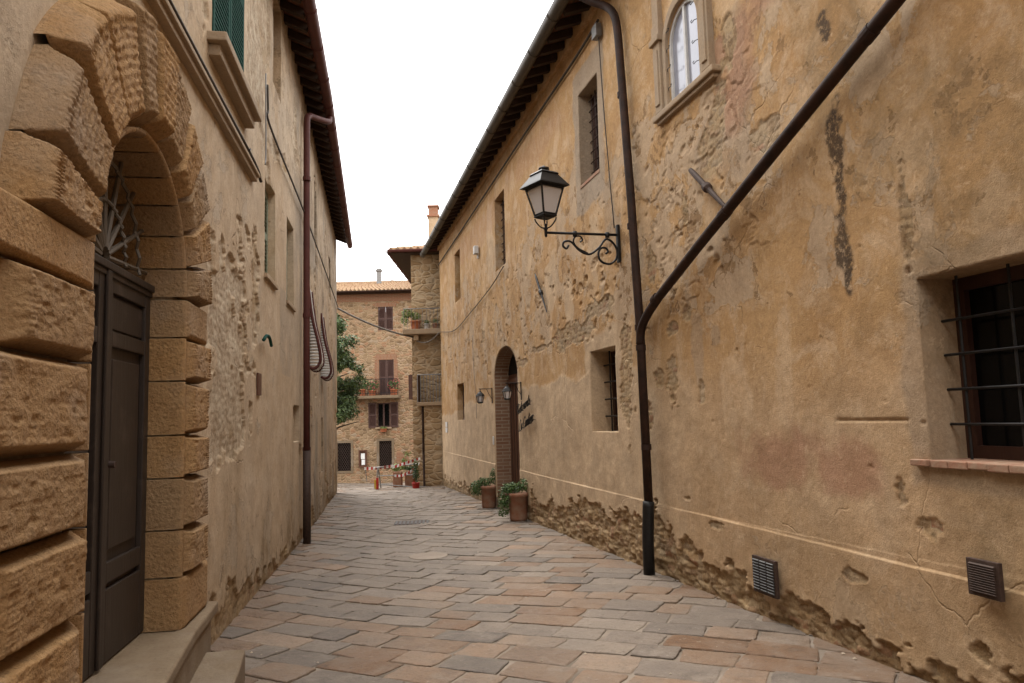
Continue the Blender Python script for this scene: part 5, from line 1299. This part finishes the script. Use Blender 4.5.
# overhead cables from house to house
def span(a, b, sag, r, label):
    a, b = Vector(a), Vector(b); pts = [a.lerp(b, k / 14) - Vector((0, 0, sag * 4 * (k / 14) * (1 - k / 14))) for k in range(15)]
    o = MB().tube(pts, r, 6).build('overhead_cable', M['cable'], None, smooth=True); return tag(o, label, 'cable')
span(LF.pt(14.7, 4.83, 0.03), (TX0 + .05, TY - .1, 4.15), 0.10, 0.028, 'grey cable sagging across the street from the portal house to the narrow stone house')
span((TX0 + .05, TY - .1, 4.12), RF.pt(14.6, 4.2, 0.05), 0.22, 0.018, 'slack grey cable looping under the upper balcony to the ochre house')

# ------------------------------------------------------------------ plants
def leaves(mb, ells, n, size, rg, flat=0.0, shell=0.35):
    wts = [a * b * c for (_, _, _, a, b, c) in ells]
    for _ in range(n):
        (x, y, z, a, b, c) = rg.choices(ells, wts)[0]
        while True:
            d = Vector((rg.gauss(0, 1), rg.gauss(0, 1), rg.gauss(0, 1)))
            if d.length > 1e-3: break
        d.normalize(); r = rg.uniform(shell, 1.0) ** 0.6
        p = Vector((x + d.x * a * r, y + d.y * b * r, z + d.z * c * r))
        nrm = (d + Vector((rg.gauss(0, .6), rg.gauss(0, .6), rg.gauss(0.4, .6)))).normalized(); u = nrm.orthogonal().normalized(); u.rotate(Matrix.Rotation(rg.uniform(0, 6.28), 3, nrm)); w = nrm.cross(u)
        s_ = size * rg.uniform(0.6, 1.3)
        mb.add([p - u * s_, p + w * s_ * .5 + nrm * s_ * .12, p + u * s_, p - w * s_ * .5 + nrm * s_ * .12], [(0, 1, 2, 3)])
    return mb
def raw(mb, name, mat, parent):
    me = bpy.data.meshes.new(name); me.from_pydata([tuple(v) for v in mb.v], [], mb.f); me.materials.append(mat); return link(name, me, parent)
rg = random.Random(9)
T = thing('leafy_tree', 'dense dark green tree rising behind the end of the portal house', 'tree', (-7.6, 29.6, gzf(-7.6, 29.6)))
mb = MB(); mb.tube([(0, 0, -.2), (0.05, 0, 1.2), (0.0, .1, 2.6), (0.1, .05, 4.2), (0.05, 0, 5.6)], [0.17, 0.14, 0.11, 0.07, 0.03], 9)
for k in range(16):
    a = k * 2.4; z = 1.9 + 0.24 * k; L_ = 1.5 - 0.05 * k
    mb.tube([(0.04, 0.04, z), (math.cos(a) * L_ * .5, math.sin(a) * L_ * .5, z + .35), (math.cos(a) * L_, math.sin(a) * L_, z + .55)], [0.05, 0.035, 0.012], 6)
mb.build('trunk', M['bark'], T, smooth=True)
ells = []
for k in range(95):
    a = rg.uniform(0, 6.28); z = rg.uniform(2.5, 6.5); prof = 1.62 * math.sqrt(max(0.05, 1 - ((z - 3.9) / 2.9) ** 2)); r = prof * rg.uniform(0.35, 1.0)
    q = rg.uniform(0.28, 0.55); ells.append((math.cos(a) * r, math.sin(a) * r, z, q, q, q * .75))
raw(leaves(MB(), ells, 26000, 0.070, rg, shell=0.12), 'crown', M['leaf_dark'], T)

def potted(x, y, r, h, label, ells, n, size, mat_leaf, square=False, z=None, mat=None, flowers=None, cat='potted plant', group=None):
    z0 = gzf(x, y) if z is None else z
    t = thing('potted_plant', label, cat, (x, y, z0), group=group)
    p = MB(); p.lathe([(r * .86, 0), (r * .92, h * .1), (r * .97, h * .86), (r * 1.10, h * .87), (r * 1.12, h * .97), (r * 1.06, h), (r * .92, h), (r * .9, h * .86)], (0, 0, 0), 4 if square else 24, square)
    p.build('pot', mat or M['terra'], t, smooth=not square)
    MB().lathe([(r * .9, h * .84), (r * .88, h * .89)], (0, 0, 0), 16).build('soil', M['soil'], t)
    mb = leaves(MB(), ells, n, size, rg); 
    for (ex, ey, ez, a, b, c) in ells[:6]:
        mb.tube([(0, 0, h * .85), (ex * .6, ey * .6, max(h, ez * .8)), (ex, ey, ez)], 0.006, 4)
    raw(mb, 'foliage', mat_leaf, t)
    if flowers: raw(leaves(MB(), ells, flowers, size * .8, rg, shell=0.8), 'flowers', M['flower'], t)
    return t
potted(0.03, 13.12, 0.165, 0.47, 'terracotta pot with bushy plant spilling down its side, nearer one by the arched doorway',
       [(-.22, -.02, .40, .14, .14, .18), (-.26, -.04, .22, .11, .11, .16), (-.06, .02, .56, .17, .15, .10), (0.12, 0, .60, .13, .13, .12), (-.16, 0, .55, .13, .13, .10)], 1500, 0.022, M['leaf_pot'])
potted(-0.56, 15.5, 0.155, 0.44, 'terracotta pot with a green shrub, farther of the two by the arched doorway',
       [(-.25, 0, .40, .14, .14, .16), (-.08, 0, .52, .15, .14, .10), (.09, 0, .60, .09, .09, .14), (.12, 0, .72, .06, .06, .10)], 1100, 0.022, M['leaf_pot'])
# balcony flowers
potted(-2.95, TY - .25, 0.15, 0.26, 'orange terracotta pot with a yellow green plant drooping over the upper balcony', [(-.22, -.05, .50, .2, .16, .16), (0.02, 0, .42, .16, .14, .12), (-.32, -.05, .30, .12, .12, .2)], 700, 0.03, M['leaf_lime'], z=4.363, mat=M['terra_red'])
potted(-2.60, TY - .25, 0.09, 0.16, 'small white pot in the middle of the upper balcony', [(0, 0, .22, .08, .08, .07)], 120, 0.02, M['leaf_pot'], z=4.363, mat=M['white'])
potted(-2.33, TY - .25, 0.10, 0.17, 'small terracotta pot on the upper balcony next to the ochre house', [(0, 0, .24, .09, .09, .08)], 140, 0.02, M['leaf_pot'], z=4.363)
for x, h_, lab, fl_ in ((-8.05, 0.32, 'red terracotta pot of leafy geraniums leftmost on the far balcony', 60), (-7.55, 0.34, 'terracotta pot of tall leafy flowers left of the balcony door', 40),
                        (-7.05, 0.26, 'terracotta pot of flowers touching the left side of the balcony door', 90), (-5.98, 0.30, 'terracotta pot of pink flowers at the right end of the far balcony', 160)):
    potted(x, 37.55, 0.17, h_, lab, [(-.1, 0, h_ + .22, .24, .2, .22), (.14, 0, h_ + .32, .2, .2, .24), (0, 0, h_ + .05, .24, .2, .12)], 420, 0.045, M['leaf_pot'], z=2.863, mat=M['terra_red'], flowers=fl_)
potted(-6.57, 37.86, 0.16, 0.16, 'small planter of herbs under the shuttered window', [(0, 0, .2, .2, .1, .08)], 200, 0.03, M['leaf_lime'], z=1.05, mat=M['terra_red'])

# ------------------------------------------------------------------ far end: notice board, barrier and its clutter
t = thing('notice_board', 'brown wooden notice case with white papers on the far stone wall', 'notice board', (-7.63, 37.98, -0.68))
fr = MB()
for (a, b, c, d) in ((-.20, -.14, 0, .86), (.14, .20, 0, .86), (-.14, .14, 0, .06), (-.14, .14, .80, .86)): fr.box(((a + b) / 2, -.05, (c + d) / 2), (b - a, .1, d - c))
fr.build('frame', M['wood_red'], t); MB().box((0, -.02, .43), (.28, .02, .74)).build('backboard', M['wood_red'], t)
for (x, z, w_, h_) in ((0, .55, .2, .28), (.02, .25, .17, .26)): MB().box((x, -.035, z), (w_, .008, h_)).build('paper', M['paper'], t)

BX, BY = -3.55, 22.6
bz = gzf(BX, BY)
t = thing('tape_barrier', 'low trestle barrier wrapped in red and white tape at the end of the street', 'barrier', (BX, BY, bz))
def tape(a, b, sag, wd, n=18):
    a, b = Vector(a), Vector(b); V = []; F_ = []
    for k in range(n + 1):
        q = k / n; p = a.lerp(b, q) - Vector((0, 0, sag * 4 * q * (1 - q))); tw = 0.02 * math.sin(7 * q)
        V += [p, p + Vector((0, tw, wd)), p + Vector((0, tw + .004, wd)), p + Vector((0, .004, 0))]
    for k in range(n):
        for c in range(4): F_.append((4 * k + c, 4 * k + (c + 1) % 4, 4 * k + 4 + (c + 1) % 4, 4 * k + 4 + c))
    me = bpy.data.meshes.new('tape'); me.from_pydata([tuple(v) for v in V], [], F_); me.materials.append(M['white_tape']); me.materials.append(M['red_paint'])
    me.polygons.foreach_set('material_index', [(i // 4) % 2 for i in range(len(F_))]); link('tape', me, t)
fr = MB()
for x in (-.55, .55):
    for y in (-.25, .25): fr.tube([(x + (.0 if y < 0 else .04), y, 0.01), (x, y * .2, .62)], 0.022, 6)
fr.tube([(-.62, 0, .62), (.62, 0, .70)], 0.022, 6); fr.tube([(-.55, -.2, .15), (.5, -.2, .05)], 0.014, 6); fr.tube([(-.55, 0, .38), (.55, 0, .38)], 0.014, 6)
fr.tube([(-.95, .1, .62), (-.9, .1, .22)], 0.014, 6); fr.tube([(-.95, .1, .62), (.0, .0, .66)], 0.014, 6)
fr.build('frame', M['steel'], t)
tape((-.97, .06, .56), (-.1, -.03, .62), 0.02, .08, 13); tape((-.1, -.04, .58), (.72, -.03, .82), 0.0, .08, 13); tape((-.05, -.06, .34), (.70, -.05, .70), 0.13, .07, 13)
mb = MB(); mb.box((-.52, -.27, .17), (.07, .03, .34)); mb.build('red_leg_board', M['red_paint'], t); mb = MB(); mb.box((-.585, -.26, .15), (.055, .03, .26)); mb.build('yellow_leg_board', M['yellow_paint'], t)
mb = MB(); mb.box((.56, -.27, .24), (.05, .03, .14)); mb.box((.575, -.26, .12), (.05, .03, .10)); mb.build('end_board', M['red_paint'], t)
def planter(x, y, w_, h_, label, ells, n, m_):
    t = thing('planter_box', label, 'planter', (x, y, gzf(x, y)))
    MB().box((0, 0, h_ / 2), (w_, .3, h_)).build('box', M['terra'], t, bevel=0.02); raw(leaves(MB(), ells, n, 0.035, rg), 'foliage', m_, t)
planter(-3.62, 23.3, 0.26, 0.46, 'terracotta planter with yellow green plant behind the tape barrier', [(0, 0, .60, .25, .16, .12), (.22, 0, .78, .10, .1, .14), (.3, 0, 1.0, .12, .1, .10)], 420, M['leaf_lime'])
planter(-3.28, 23.5, 0.26, 0.46, 'wide clay planter behind the tape barrier beside the yellow green one', [(0, 0, .56, .24, .14, .07)], 200, M['leaf_dark'])
potted(-2.92, 22.2, 0.11, 0.16, 'small red pot with a dark upright plant at the foot of the narrow stone house', [(0, .0, .42, .11, .11, .26), (0, 0, .7, .08, .08, .15)], 420, 0.03, M['leaf_dark'], mat=M['red_paint'])

# ------------------------------------------------------------------ iron covers in the paving
def cover(name, label, x, y, w_, d_, rnd, mat):
    t = thing(name, label, 'cover', (x, y, gzf(x, y) + 0.004), 0.1)
    mb = MB()
    if rnd: mb.lathe([(w_, -.02), (w_, .006), (w_ * .96, .009)], (0, 0, 0), 28)
    else: mb.box((0, 0, -.005), (w_, d_, .024))
    mb.build('plate', mat, t, bevel=0.003)
    if not rnd:
        sl = MB()
        for k in range(9): sl.box((-w_ / 2 + w_ * (k + .5) / 9, 0, .009), (w_ / 16, d_ * .86, .008))
        sl.build('grate_bars', M['iron'], t)
cover('drain_grate', 'dark rectangular drain grate in the middle of the street', -1.87, 13.6, 0.62, 0.5, False, M['rust'])
cover('round_cover', 'pale round stone cover set in the grey paving', -1.15, 9.85, 0.25, 0, True, M['cover'])

# ------------------------------------------------------------------ crumbs of plaster and dry leaves on the paving
rl = random.Random(31); mb = MB()
for k in range(150):
    y = rl.uniform(3.8, 15); side = rl.random()
    xr = 3.40 - 0.2497 * y; xl = -1.25 - 0.1647 * y
    x = xl + (xr - xl) * (rl.betavariate(0.5, 0.5)); z = gzf(x, y) + 0.004; r = rl.uniform(0.004, 0.014); a = rl.uniform(0, 6.28)
    p = [Vector((x + r * rl.uniform(.6, 1.2) * math.cos(a + q * 1.257), y + r * rl.uniform(.6, 1.2) * math.sin(a + q * 1.257), z)) for q in range(5)]
    mb.add(p + [Vector((x, y, z + r * .7))], [(q, (q + 1) % 5, 5) for q in range(5)])
o = raw(mb, 'plaster_crumbs', M['crumb'], None); o['kind'] = 'stuff'
